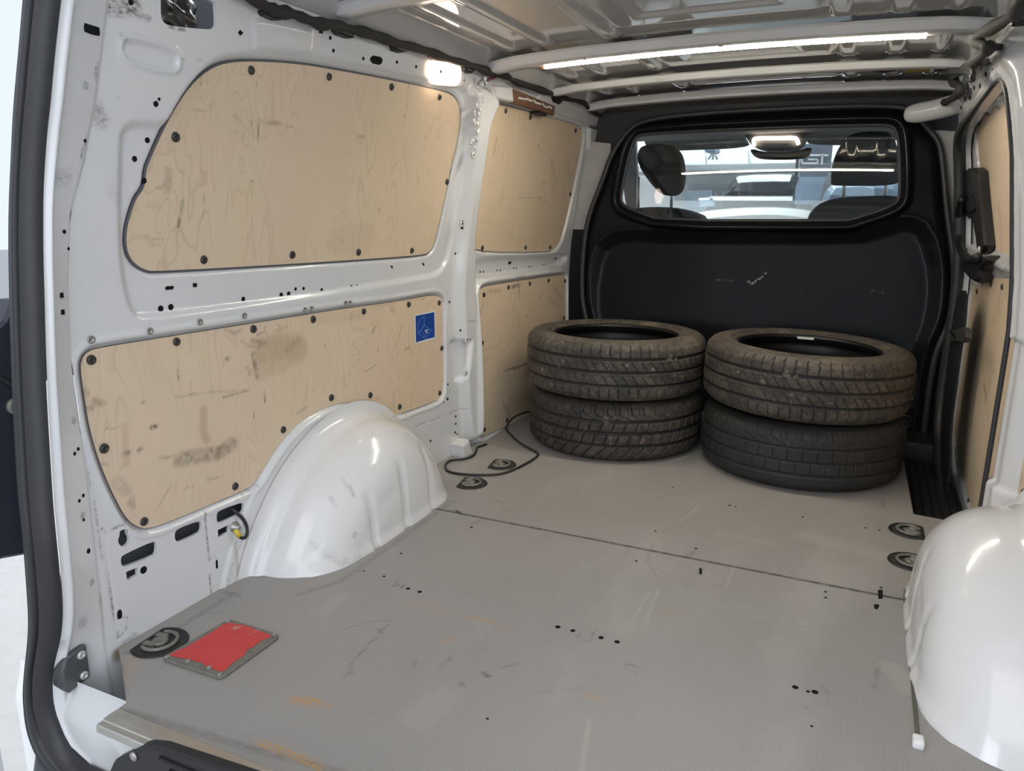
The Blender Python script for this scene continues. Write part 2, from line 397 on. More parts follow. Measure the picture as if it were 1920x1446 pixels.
# outlines on the left wall (y, z)
PLY_A = [(1.3225,1.1844),(1.2523,1.1691),(1.216,1.153),(1.184,1.131),(1.1545,1.102),(1.1297,1.0693),(1.1055,1.0312),(1.0812,0.9858),(1.0646,0.955),(1.0594,0.9419),(1.0564,0.9189),(1.05,0.9047),(1.0364,0.8914),(1.0238,0.8644),(1.0134,0.8344),(1.0102,0.8083),(1.0131,0.7879),(1.0221,0.7721),(1.0315,0.7622),(1.0508,0.7505),(1.076,0.7446),(1.6636,0.734),(2.1075,0.7297),(2.1467,0.7366),(2.168,0.7531),(2.1863,0.7892),(2.2431,1.0066),(2.2672,1.1374),(2.258,1.1808),(2.2393,1.2078),(2.1978,1.2296),(2.1358,1.2337),(1.8445,1.2238),(1.597,1.2112),(1.4688,1.2031)]
PLY_B = [(2.4979,1.2431),(2.4528,1.2271),(2.4313,1.2055),(2.4149,1.157),(2.3998,0.9861),(2.3801,0.79),(2.3922,0.7294),(3.1486,0.6945),(3.2501,0.7046),(3.2982,0.7273),(3.3274,0.7608),(3.3925,0.9634),(3.4062,1.1478),(3.388,1.2326),(3.359,1.2459),(3.1996,1.25),(2.8305,1.2454)]
PLY_C = [(0.9315,0.6113),(0.9093,0.6078),(0.8973,0.5966),(0.8919,0.5803),(0.8922,0.5363),(0.8935,0.4664),(0.9033,0.3996),(0.9182,0.3401),(0.9375,0.2803),(0.9499,0.2537),(0.9682,0.2313),(0.9921,0.217),(1.0635,0.2121),(1.1635,0.2115),(1.2748,0.2095),(1.3043,0.2187),(1.3387,0.2494),(1.4069,0.2998),(1.4786,0.3283),(1.5508,0.34),(1.6268,0.3419),(1.6917,0.3301),(1.7496,0.3135),(1.8016,0.2882),(1.8475,0.2603),(1.8958,0.2398),(1.9349,0.2355),(2.1679,0.2265),(2.205,0.2355),(2.2173,0.2638),(2.2225,0.4793),(2.226,0.5642),(2.2087,0.5842),(2.1598,0.5961),(1.9272,0.5951),(1.6647,0.6032),(1.3752,0.6058),(1.0675,0.6096)]
PLY_D = [(2.5194,0.5975),(2.4754,0.5952),(2.4537,0.5873),(2.4446,0.5645),(2.4426,0.0654),(2.4465,0.0388),(2.4596,0.0223),(2.4914,0.018),(2.953,-0.0132),(3.3218,-0.0359),(3.3726,-0.0284),(3.3393,0.5541),(3.3312,0.5773),(3.2754,0.5863)]
PLY_A, PLY_B, PLY_C, PLY_D = [chaikin(p, 2) for p in (PLY_A, PLY_B, PLY_C, PLY_D)]
CHAN_A = chaikin([(1.103,1.031),(1.0357,1.0289),(1.013,1.0219),(0.9997,1.0094),(0.9948,0.9858),(0.9872,0.8417),(0.9889,0.7617),(0.9993,0.6938),(1.0114,0.6661),(1.0325,0.6539),(1.3767,0.6512),(1.6647,0.6505),(2.1125,0.6567),(2.1876,0.6619),(2.236,0.6857),(2.267,0.7385),(2.3081,1.1245),(2.3016,1.2072),(2.2648,1.2433),(2.2227,1.2614),(2.1309,1.2514),(1.841,1.2409),(1.5948,1.2265),(1.4546,1.2166),(1.3215,1.1976),(1.2401,1.1782),(1.1991,1.1572),(1.1604,1.1196),(1.1269,1.0758)], 2)
CHAN_D = chaikin([(2.4199,0.7053),(3.373,0.6721),(3.405,0.6554),(3.352,0.638),(3.2457,0.6243),(2.7782,0.6268),(2.452,0.6296),(2.4246,0.6549)], 2)
RIDGE = chaikin([(2.2664,1.2596),(2.4465,1.2454),(2.4105,1.1946),(2.3893,1.1493),(2.3919,0.9857),(2.3721,0.7901),(2.3906,0.7144),(2.4098,0.4801),(2.4157,0.0693),(2.4058,0.0252),(2.3643,0.0576),(2.3387,0.2924),(2.3215,0.4911),(2.314,0.6437),(2.3286,0.7728),(2.3251,0.9882),(2.3177,1.1423),(2.3004,1.1988)], 2)
OVAL = chaikin([(1.0095,1.1696),(0.9945,1.1564),(0.9989,1.1354),(1.0153,1.1267),(1.1028,1.1243),(1.1224,1.135),(1.1229,1.1569),(1.1039,1.1675)], 2)
RECT = chaikin([(1.3156,1.2626),(1.3075,1.2538),(1.3144,1.2078),(1.324,1.2054),(1.4812,1.2235),(1.4954,1.2305),(1.4932,1.2698),(1.4831,1.2745)], 1)
POCKET1 = chaikin([(2.2425,0.4257),(2.3752,0.4195),(2.3744,0.3958),(2.3468,0.2909),(2.3134,0.2536),(2.2826,0.2737),(2.2708,0.3734)], 1)
SEAM_ST = [([(0.8877,0.2599),(0.8975,0.247),(0.956,0.2536)], .0022, .8), ([(0.8877,0.2599),(0.8885,0.1365),(0.8933,0.0204)], .0022, .8), ([(0.8933,0.0204),(0.9152,0.0179)], .002, .8),
           ([(1.1374,0.2016),(1.1361,0.0842),(1.1546,0.0801)], .0022, .8), ([(1.1335,0.048),(1.132,-0.0053)], .0022, .8), ([(1.2427,0.107),(1.1964,0.0437),(1.1697,-0.0157)], .002, .6), ([(1.2267,0.1951),(1.3054,0.2114)], .002, .5),
           ([(2.0267,0.1707),(2.1651,0.1637),(2.3798,0.1577)], .002, .6), ([(0.8749,0.3869),(0.8815,0.2979),(0.8815,0.1972)], .002, .5), ([(1.1242,1.1533),(1.176,1.1583)], .0018, .4), ([(0.901,0.0233),(0.9117,0.0296),(0.9194,0.0497),(0.9085,0.0614)], .0018, .6)]
WALLM = [([(0.9725,1.2111),(0.9932,1.2124),(1.0198,1.2217)], .022, .9), ([(0.9963,1.2131),(1.0331,1.2109)], .012, .55), ([(1.0443,1.2072),(1.0522,1.2071)], .008, .8), ([(1.0979,1.205),(1.1101,1.2056)], .006, .8), ([(1.1187,1.2046),(1.1312,1.2043)], .006, .9),
         ([(0.9283,1.0465),(0.9341,1.0297)], .014, .8), ([(0.9444,1.0441),(0.9567,1.0233)], .022, .45), ([(0.9526,1.0407),(0.963,1.0213)], .008, .6), ([(0.9741,0.9045),(0.9846,0.8904)], .02, .15),
         ([(0.9471,1.1642),(0.9531,1.1528)], .008, .5), ([(0.9966,1.1671),(1.0052,1.1601)], .008, .4),
         ([(2.0135,0.5159),(2.1117,0.521)], .006, .0), ([(2.0777,0.5093),(2.2906,0.495)], .004, .0), ([(2.7539,0.6177),(2.8605,0.6034)], .006, .35), ([(2.3293,0.4902),(2.4015,0.4772)], .004, .5),
         ([(0.9214,-0.0311),(0.9874,-0.0308),(1.1688,-0.0235)], .006, .35), ([(0.8897,-0.0066),(0.9251,-0.0023)], .02, .5)] + SEAM_ST
RUST = [([(0.8885,-0.0156),(0.9383,-0.0196)], .022, .7), ([(0.9383,-0.0196),(1.0305,-0.0221),(1.1851,-0.0274)], .010, .6), ([(1.2101,0.1065),(1.2131,-0.02)], .008, .35)]

# real openings in the left wall
HANDLE = chaikin([(1.0764,1.2538),(1.0774,1.2169),(1.0835,1.2074),(1.0956,1.2045),(1.192,1.2165),(1.2052,1.223),(1.2102,1.2318),(1.205,1.2651),(1.1991,1.2695),(1.1624,1.2666),(1.1101,1.2635)], 1)
SLOTS = [chaikin([(0.92,0.1848),(0.9278,0.1884),(0.999,0.1889),(1.0057,0.1788),(1.0021,0.1608),(0.9949,0.1566),(0.9267,0.1619),(0.9191,0.1688)], 1),
         chaikin([(1.0517,0.1845),(1.0596,0.1912),(1.1175,0.1874),(1.1256,0.1791),(1.1239,0.1642),(1.1156,0.1585),(1.0586,0.1603),(1.0511,0.1685)], 1),
         chaikin([(1.1698,0.1842),(1.1768,0.1895),(1.2426,0.1853),(1.2541,0.1798),(1.2522,0.1626),(1.2432,0.1592),(1.1766,0.1591),(1.1678,0.1665)], 1),
         [(1.1685,0.145),(1.2027,0.1448),(1.2007,0.1267),(1.1681,0.1279)], [(0.9276,0.1497),(0.9536,0.1485),(0.9528,0.1321),(0.9277,0.1319)],
         chaikin([(0.9251,0.2416),(0.9418,0.2395),(0.9404,0.2285),(0.9452,0.2183),(0.9426,0.2077),(0.9323,0.2039),(0.9221,0.2094),(0.9178,0.2227),(0.9238,0.2317)], 1),
         [(0.8971,0.0758),(0.9048,0.079),(0.9087,0.0721),(0.907,0.0587),(0.9007,0.0572),(0.8964,0.0619)], [(1.1541,0.0749),(1.1605,0.0748),(1.1596,0.0535),(1.1531,0.0525)]]

def relief_left(y, z):
    h = np.zeros_like(y)
    sA = sdf(y, z, CHAN_A); h -= .011 * (1 - sst(sA, -.012, .006))
    for P, dpt in ((PLY_A, .010), (PLY_B, .016), (PLY_C, .012), (PLY_D, .012)):
        s = sdf(y, z, P); h -= dpt * (1 - sst(s, .002, .011))
    s = sdf(y, z, PLY_D); h += .025 * (1 - sst(s, .018, .042)); h += .004 * (1 - sst(np.abs(s - .02), .004, .009))
    s = sdf(y, z, PLY_C); h += .003 * (1 - sst(np.abs(s - .016), .003, .007))
    h -= .022 * (1 - sst(sdf(y, z, CHAN_D), -.010, .010))
    h += .034 * (1 - sst(sdf(y, z, RIDGE), -.004, .030))
    so = sdf(y, z, OVAL); h += .004 * (1 - sst(np.abs(so), .002, .007)); h -= .004 * (1 - sst(so, -.006, .002))
    sr = sdf(y, z, RECT); h += .004 * (1 - sst(sr, -.004, .004))
    h -= .018 * (1 - sst(sdf(y, z, POCKET1), -.012, .004))
    # flange round the wheel arch
    r = sdf(y, z, ARCH_P, .2); h += .006 * (1 - sst(r, .040, .047)) * sst(z, -.05, .0)
    for pts, w, k in SEAM_ST[:4] + SEAM_ST[7:8]: h -= .002 * marks_value(y, z, [(pts, w * 1.3, 1.0)])
    return h
def fn_left(y, z, w): return (xl(z) + relief_left(y, z) + w, y, z)
# wall rear edge (where the wall turns into the rear pillar)
EDGE = [(0.9745,1.2446),(0.9725,1.2194),(0.9622,1.1503),(0.9464,1.0443),(0.9235,0.9531),(0.8907,0.8611),(0.8816,0.7682),(0.8765,0.6725),(0.8721,0.574),(0.8726,0.4718),(0.8742,0.3658),(0.8707,0.202),(0.8682,0.0296),(0.875,-0.1454),(0.8776,-0.1914)]
EDGE = np.array(EDGE)[::-1]
def ye(z): return np.interp(z, EDGE[:, 1], EDGE[:, 0])
outl = [(float(ye(z)), float(z)) for z in np.linspace(-.24, 1.36, 60)] + [(3.44, 1.36), (3.44, -.24)]
wall_left = sheet('wall_left', .80, 3.44, -.24, 1.36, .0045, fn_left, WHITE, None, outline=outl, holes=[HANDLE] + SLOTS,
                  marks=lambda u, v: (marks_value(u, v, WALLM), marks_value(u, v, RUST)), edge=.0)
struct(wall_left)
# outer skin behind the openings
m = MB(); m.prism([(.72, -.25), (3.46, -.25), (3.46, .55), (.95, .55)], lambda a, b, h: (-.90 - h, a, b), 0, .004); m.build('outer_skin', GREYCAV, wall_left)
m = MB(); m.prism([(.85, .55), (3.46, .55), (3.46, 1.40), (.95, 1.40)], lambda a, b, h: (float(xl(b)) - .09 - h, a, b), 0, .004); m.build('outer_skin', GREYCAV, wall_left)
# lips of the openings
for P in [HANDLE] + SLOTS[:6]:
    P = np.array(P); m = MB(); n = len(P)
    V = [Lp(a, b, 0.0005) for a, b in P] + [Lp(a, b, -.007) for a, b in P]
    m.add(V, [(k, (k + 1) % n, n + (k + 1) % n, n + k) for k in range(n)]); m.build('opening_lip', WHITE2, wall_left, True)
# black plastic bag stuffed in the handle opening
def blob(U, V, w):
    a = U * math.pi * 2; b = V * math.pi
    cy, cz = HANDLE.mean(0) - np.array([.025, -.002]); rr = 1 + .14 * np.sin(5 * a + 3 * b) + .10 * np.sin(9 * b - 4 * a) + .08 * np.sin(14 * a)
    return (xl(cz) - .034 + .024 * np.sin(b) * np.cos(a) * rr, cy + .062 * np.sin(b) * np.sin(a) * rr - .02 * np.cos(b), cz + .055 * np.cos(b) * rr)
bag = sheet('plastic_bag', 0, 1, 0, 1, .02, blob, simple('black_polythene', (.012, .012, .013), .18, spec=.8, bmp=.3, vs=30))
tag(bag, 'crumpled black plastic bag stuffed in the handle opening at the top of the left wall', 'bag')

def disc(pts, r, fn, mat, parent, name='hole', squash=1.0, h=.0009):
    for p in pts:
        m = MB(); rr = (.86 if name == 'screw_hole' else 1.0) * p[2] if len(p) > 2 else r
        poly = [(p[0] + rr * math.cos(t * math.pi / 6), p[1] + rr * squash * math.sin(t * math.pi / 6)) for t in range(12)]
        o3 = fn(p[0], p[1], 0); m.prism(poly, fn, -.003, h); m.build(name, mat, parent, at=o3)
def sq(pts, fn, mat, parent, name='hole', h=.0009):
    for P in pts:
        P = np.array(P); c = P.mean(0); m = MB(); m.prism(P, fn, -.003, h); m.build(name, mat, parent, at=fn(c[0], c[1], 0))
HB = [(1.0615,0.9983,0.0055),(1.0321,0.9621,0.0055),(1.0523,0.9229,0.0055),(1.0824,0.6692,0.0068),(1.1077,0.6698,0.0068),(1.3123,0.6661,0.0058),(1.4392,0.664,0.0062),(1.4662,0.6641,0.0062),(1.4921,0.674,0.0045),(1.5225,0.6727,0.0045),(1.5946,0.6621,0.0052),(1.7248,0.6596,0.0056),(1.7496,0.659,0.0056),(1.9046,0.6556,0.0056),(1.9305,0.6551,0.0056),(2.0553,0.6537,0.0048),(2.1857,0.6509,0.0055),(2.2105,0.6508,0.0055)]
def LpR(y, z, h): return (float(xl(z)) - .011 + h, y, z)
disc(HB, .005, LpR, DARKHOLE, wall_left)
sq([[(1.1676,0.7151),(1.1791,0.7142),(1.1786,0.7061),(1.1685,0.7058)], [(1.0959,0.711),(1.1001,0.7139),(1.1161,0.7137),(1.1186,0.7101),(1.1142,0.706),(1.0982,0.7064)], [(1.6417,0.6608),(1.6555,0.6611),(1.6555,0.6552),(1.6417,0.6565)], [(2.1302,0.662),(2.1539,0.6621),(2.1546,0.6496),(2.1309,0.6497)],
    [(1.9174,0.708),(1.926,0.7074),(1.932,0.699),(1.9234,0.6995)], [(2.098,0.7058),(2.1079,0.7053),(2.115,0.6962),(2.105,0.6968)]], LpR, DARKHOLE, wall_left)
HA = [(1.0703,1.064,0.0055),(1.0773,1.0734,0.003),(1.0143,1.2256,0.005),(1.3364,1.2463,0.006),(1.3691,1.2423,0.006),(1.4676,1.2581,0.0055),(1.4806,1.2673,0.0055),(1.5585,1.2721,0.0045),(1.5754,1.2471,0.0045),(1.6957,1.2498,0.0045),(1.9416,1.2706,0.0045),(2.2165,1.2871,0.003),(2.2243,1.2758,0.003),(0.9674,0.1362,0.008),(2.3627,1.1089,0.003)]
disc(HA, .005, Lp, DARKHOLE, wall_left)
sq([[(1.273,1.2326),(1.2823,1.2284),(1.2738,1.2217),(1.2675,1.2265)], [(1.5154,1.2832),(1.5286,1.2847),(1.5302,1.2759),(1.517,1.2745)], [(1.724,1.2571),(1.7364,1.2643),(1.7695,1.2662),(1.7782,1.2612),(1.7777,1.2533),(1.767,1.2463),(1.736,1.2451),(1.7258,1.2498)], [(1.8392,1.2688),(1.8492,1.2705),(1.851,1.2641),(1.841,1.2624)]], Lp, DARKHOLE, wall_left)
HD = [(2.5353,0.6467,0.0042),(2.5621,0.6449,0.0042),(2.6828,0.6431,0.0042),(2.7121,0.6412,0.0042),(2.8389,0.6417,0.004),(2.8657,0.64,0.004),(2.9936,0.6366,0.004),(3.0165,0.6375,0.004),(3.1491,0.6366,0.004),(3.1745,0.6351,0.004),(3.2984,0.6353,0.004),(3.3189,0.6341,0.004)]
def LpC(y, z, h): return (float(xl(z)) - .022 + h, y, z)
disc(HD, .004, LpC, DARKHOLE, wall_left)
sq([[(2.468,0.6768),(2.4935,0.6753),(2.4947,0.6633),(2.4691,0.6649)], [(2.7832,0.6712),(2.8087,0.6719),(2.8102,0.661),(2.7846,0.6603)], [(3.2931,0.6629),(3.3135,0.6619),(3.315,0.6543),(3.2945,0.6554)]], LpC, DARKHOLE, wall_left)
HE = [(2.2402,0.2706,0.005),(2.2874,0.0803,0.004),(2.3031,0.07,0.003),(2.1153,0.0959,0.004),(2.2114,0.2108,0.002)] + [(2.2647,0.5619,0.004),(2.3117,0.4562,0.004),(2.2375,0.2183,0.005),(2.294,0.1395,0.004),(2.2932,0.1115,0.004),(2.2966,0.7271,0.004)]
for q in HE:
    hq = float(relief_left(np.array([q[0]]), np.array([q[1]]))[0]); disc([q], .004, lambda a, b, h: Lp(a, b, hq + .001 + h), DARKHOLE, wall_left)
# dimples with a bolt hole on the pillar
for (y, z) in [(2.3266,0.4213),(2.315,0.3001),(2.2656,0.8286),(2.2946,1.053)]:
    m = MB(); m.lathe([(.011, -.004), (.0105, .0015), (.008, .003), (.005, .0015), (.003, .001)], Lp(y, z, .034), (1, 0, 0), 14); o = m.build('dimple', WHITE2, wall_left, True, at=Lp(y, z, .034))
    disc([(y, z, .0028)], .003, lambda a, b, h: Lp(a, b, .0345 + h), DARKHOLE, wall_left, h=.0025)
sq([[(2.2618,0.8392),(2.273,0.8392),(2.2747,0.8108),(2.2635,0.8109)]], lambda a, b, h: Lp(a, b, .0345 + h), DARKHOLE, wall_left)
# blind rivet nuts above the lower panel
for (y, z) in [(0.9135,0.6305),(1.0419,0.6288),(1.1698,0.6309),(1.2994,0.6293),(1.5106,0.6191),(1.5356,0.6191),(1.679,0.618),(1.6982,0.6175)]:
    m = MB(); m.lathe([(.0078, 0), (.0078, .0012), (.0068, .0018), (.0042, .0018), (.0036, .0004), (0, .0002)], Lp(y, z, .0032), (1, 0, 0), 16); m.build('rivet_nut', STEEL, wall_left, True, at=Lp(y, z, 0))
# sealing compound blobs and weld bracket at pillar top
for k in range(26):
    y, z = [(2.294,1.2616)][0]; y += random.uniform(-.035, .03); z += random.uniform(-.20, .03); z = min(z, 1.30)
    m = MB(); r = random.uniform(.004, .010); m.lathe([(r, 0), (r * .9, .002), (r * .5, .0035), (0, .004)], Lp(y, z, .033), (1, 0, 0), 10); m.build('sealant_blob', WHITE2, wall_left, True, at=Lp(y, z, .033))
m = MB(); m.prism([(2.3601,1.2791),(2.5106,1.2971),(2.5425,1.2488),(2.3999,1.2412)], lambda a, b, h: Lp(a, b, h), .0, .034, .008); o = m.build('bracket', WHITE2, wall_left)
m = MB(); m.prism([(2.2525,0.0454),(2.3091,0.0539),(2.3562,-0.0536),(2.2655,-0.042)], lambda a, b, h: Lp(a, b, h), .0, .05, .01); o = m.build('bracket', WHITE2, wall_left)
m = MB(); m.prism([(3.4081,1.2484),(3.7243,1.2491),(3.7163,1.127),(3.6319,1.0208),(3.4707,1.1117)], lambda a, b, h: Lp(a, b, h), .0, .02, .006); o = m.build('bracket', WHITE2, wall_left)
m = MB(); m.prism([(2.8036,1.325),(3.7456,1.331),(3.7116,1.2654),(2.7839,1.2652)], lambda a, b, h: Lp(a, b, h), .0, .012, .004); o = m.build('top_rail', WHITE2, wall_left)
for (y, z) in [(3.3113,1.3388),(3.3925,1.3466),(2.9938,1.3302)]:
    m = MB(); m.lathe([(.010, 0), (.010, .006), (.006, .008), (0, .008)], Lp(y, z, .012), (1, 0, 0), 12); m.build('plug', WHITE2, wall_left, True, at=Lp(y, z, .012))

# rear pillar and rubber seal of the rear opening
SE_R = np.array([(-0.7208,0.865,1.2213),(-0.7318,0.864,1.1914),(-0.7428,0.8588,1.1444),(-0.7541,0.853,1.0924),(-0.7628,0.8474,1.0417),(-0.7743,0.8421,0.9937),(-0.7817,0.8369,0.9473),(-0.7877,0.8322,0.9045),(-0.791,0.8273,0.8611),(-0.7941,0.8195,0.7908),(-0.7945,0.8116,0.7195),(-0.7952,0.8025,0.6379),(-0.7935,0.7923,0.546),(-0.7889,0.782,0.4528),(-0.7842,0.7715,0.3582),(-0.7779,0.7652,0.3014),(-0.7809,0.765,0.2496),(-0.7865,0.765,0.1856),(-0.794,0.765,0.1411),(-0.8095,0.765,0.0936),(-0.8351,0.765,0.0421),(-0.8491,0.765,0.0041),(-0.8584,0.765,-0.0564),(-0.851,0.765,-0.0891),(-0.8301,0.765,-0.1412),(-0.7879,0.765,-0.162),(-0.7206,0.765,-0.1611),(-0.6419,0.765,-0.1607)])
SE_L = np.array([(-0.7927,0.865,1.2217),(-0.8029,0.8649,1.199),(-0.8177,0.8559,1.1179),(-0.8358,0.8466,1.0347),(-0.8458,0.8371,0.9488),(-0.8575,0.8273,0.8608),(-0.8622,0.8173,0.7708),(-0.8649,0.8019,0.6325),(-0.8632,0.7862,0.4907),(-0.8606,0.7755,0.3942),(-0.8491,0.765,0.2977),(-0.8606,0.765,0.2111),(-0.8699,0.765,0.1329),(-0.886,0.765,0.0731),(-0.9156,0.765,-0.0038),(-0.9319,0.765,-0.0557),(-0.9427,0.765,-0.119),(-0.9338,0.765,-0.1771),(-0.8936,0.765,-0.2196),(-0.8335,0.765,-0.2391)])
def arc_interp(P, t):
    P = chaikin3(P, 2); d = np.concatenate([[0], np.cumsum(np.linalg.norm(np.diff(P, axis=0), axis=1))]); d /= d[-1]
    return np.stack([np.interp(t, d, P[:, k]) for k in range(3)], -1)
def zsort(P): return P[np.argsort(P[:, 2])]
SRz = zsort(chaikin3(SE_R, 2))
def fn_pillar(u, v, w):
    z = v; a = np.stack([xl(z), ye(z), z], -1); zz = z
    b = np.stack([np.interp(z, SRz[:, 2], SRz[:, 0]) - .004, np.interp(z, SRz[:, 2], SRz[:, 1]), z], -1)
    c = (a + b) / 2; t = u[..., None]
    d = b - a; d /= np.linalg.norm(d, axis=-1, keepdims=True); nrm = np.stack([-d[..., 1], d[..., 0], d[..., 2] * 0], -1)
    nrm = nrm * np.sign(nrm[..., :1] + 1e-9) 
    bul = .010 * np.exp(-((u - .86) / .07) ** 2) + .004 * sst(u, 0, .12)
    P = a * (1 - t) + b * t + nrm * bul[..., None] + w
    return (P[..., 0], P[..., 1], P[..., 2])
PM = [([(.55, 1.03), (.95, 1.02)], .012, .0)]
pil = sheet('pillar', 0, 1, -.24, 1.36, .02, fn_pillar, WHITE, wall_left, marks=lambda u, v: (marks_value(u, v, [([(.08, 1.10), (.16, 1.10)], .02, .7), ([(.1, .98), (.18, .96)], .015, .7), ([(0, .91), (1, .93)], .006, .5), ([(.02, .12), (1, .08)], .006, .6)]), np.zeros_like(u)))
def pil_pt(u, z, h=0.0):
    P = np.array([float(q) for q in fn_pillar(np.array(u), np.array(z), 0.0)])
    P2 = np.array([float(q) for q in fn_pillar(np.array(u + .02), np.array(z), 0.0)]); d = P2 - P; d /= np.linalg.norm(d)
    n = np.cross(d, (0, 0, 1.0)); n *= np.sign(n.dot(np.array([.465, 0, .8]) - P)); n /= np.linalg.norm(n); return P + n * h, d, n
def on_pillar(u, z):
    P, d, n = pil_pt(u, z); return lambda a, b, h: tuple(P + d * a + np.array([0, 0, 1.0]) * b + n * h)
for (u, z, s, kind) in ((.34, 1.165, .011, 'o'), (.36, .72, .0045, 'q'), (.34, .69, .0045, 'q'), (.14, .985, .003, 'c'), (.10, .80, .003, 'c'), (.28, .83, .0038, 'c'), (.34, .43, .0035, 'c'), (.22, .435, .0035, 'c'), (.36, .34, .0035, 'c'), (.24, .345, .0035, 'c'), (.30, .30, .003, 'c'), (.26, .235, .005, 'c')):
    f = on_pillar(u, z)
    if kind == 'q': poly = [(-s, -s), (s, -s), (s, s), (-s, s)]
    elif kind == 'o': poly = [(1.6 * s * math.cos(t) / max(abs(math.cos(t)), abs(math.sin(t))) ** .7, .8 * s * math.sin(t) / max(abs(math.cos(t)), abs(math.sin(t))) ** .7) for t in np.linspace(0, 2 * math.pi, 16, endpoint=False)]
    else: poly = [(s * math.cos(t), s * math.sin(t)) for t in np.linspace(0, 2 * math.pi, 12, endpoint=False)]
    m = MB(); m.prism(poly, f, -.002, .0012); m.build('hole', DARKHOLE, wall_left, at=f(0, 0, 0))
for (u, z) in ((.33, 1.075), (.25, .49), (.26, .17), (.32, .31)):
    f = on_pillar(u, z); m = MB(); m.prism([(.007 * math.cos(t), .007 * math.sin(t)) for t in np.linspace(0, 2 * math.pi, 14, endpoint=False)], f, -.002, .0014, .0008); m.build('plug', GREYTRIM, wall_left, at=f(0, 0, 0))
def fn_seal(u, v, w):
    a = arc_interp(SE_R, v); b = arc_interp(SE_L, v); t = u[..., None]; P = a * (1 - t) + b * t
    P = np.array(P); P[..., 1] -= .030 * np.sqrt(np.clip(1 - (2 * u - 1) ** 2, 0, 1)) - .012 * np.exp(-((u - .40) / .05) ** 2) - .006 * np.exp(-((u - .72) / .03) ** 2)
    return (P[..., 0], P[..., 1], P[..., 2])
sl = sheet('rubber_seal', 0, 1, 0, 1, .012, fn_seal, SEALR)
tag(sl, 'thick black rubber seal running up the left edge of the rear opening', 'seal')

# striker plate
_f = on_pillar(.72, .015)
def Sp(a, b, h): return _f(a, b, h + .010)
wp = float(np.linalg.norm(np.array(on_pillar(1.0, .015)(0, 0, 0)) - np.array(on_pillar(0.0, .015)(0, 0, 0))))
strk = grp('striker_plate', Sp(0, 0, 0)); tag(strk, 'black metal striker plate with two pale screws low on the left rear pillar', 'striker')
e = wp * .24
m = MB(); m.prism(chaikin([(e * 1.15, .028), (-e * .4, .037), (-e, .037), (-e, .025), (-e, -.024), (-e, -.035), (-e * .4, -.037), (e * 1.15, -.045)], 1), Sp, -.02, .012, .004); smooth_by_angle(m.build('plate', simple('striker_grey', (.075, .08, .085), .5, var=.3, vs=60), strk))
nz = np.array(Sp(0, 0, 1)) - np.array(Sp(0, 0, 0))
for b_ in (.022, -.022):
    m = MB(); m.lathe([(.0085, 0), (.0085, .003), (.006, .006), (.0035, .0055), (.003, .003), (0, .003)], Sp(-e * .45, b_, .011), tuple(nz), 18); m.build('screw', simple('pale_screw', (.55, .55, .52), .4, metal=.4), strk, True)

# ------------------------------------------------------------------ plywood panels
def screw_mesh():
    m = MB(); m.lathe([(.0098, -.001), (.0098, .0006), (.0088, .0028), (.0066, .0044), (.0040, .0050), (.0034, .0034), (.0022, .0022), (0, .0020)], (0, 0, 0), (1, 0, 0), 18)
    me = bpy.data.meshes.new('screw'); me.from_pydata(m.v, [], m.f); me.polygons.foreach_set('use_smooth', [True] * len(me.polygons)); me.materials.append(SCREW); return me
SM = screw_mesh()
def screws(pts, parent, side, off):
    for p in pts:
        o = bpy.data.objects.new('screw', SM); COL.objects.link(o); o.parent = parent
        w = (Lp if side > 0 else Rp)(p[0], p[1], off); o.location = np.array(w) - org(parent)
        sl_ = (float(xl(p[1] + .02)) - float(xl(p[1] - .02))) / .04
        o.rotation_euler = ((random.uniform(0, 6.28), math.atan(sl_) * 1.0, 0) if side > 0 else (random.uniform(0, 6.28), math.pi - math.atan(sl_), 0))
        s = random.uniform(.95, 1.05); o.scale = (s, s, s)
GASK = simple('gasket_grey', (.10, .10, .11), .6)
def ply(outl, side, off, seed, label, strokes, brown, light, scr, step=.0045, gk=.0018):
    P = np.array(outl); c = P.mean(0)
    if side > 0: f = lambda u, v, w: (xl(v) + off + w, u, v)
    else: f = lambda u, v, w: (-xl(v) - off - w, u, v)
    root = grp('plywood_panel', tuple(float(q) for q in f(np.array(c[0]), np.array(c[1]), 0.0)))
    tag(root, label, 'panel')
    o = sheet('board', P[:, 0].min() - .01, P[:, 0].max() + .01, P[:, 1].min() - .01, P[:, 1].max() + .01, step, f, mat_ply('birch_plywood_%d' % seed, seed), root, outline=P,
              marks=lambda u, v: (marks_value(u, v, strokes), marks_value(u, v, brown), marks_value(u, v, light)), edge=.009, flip=side < 0)
    m = MB(); m.tube([tuple(float(q) for q in f(np.array(a), np.array(b), -.0030)) for a, b in P], gk, 6, True); m.build('edge_gasket', GASK, root, True)
    screws(scr, root, side, off)
    return root
OA, OB, OC, OD = -.0145, -.009, -.004, -.004
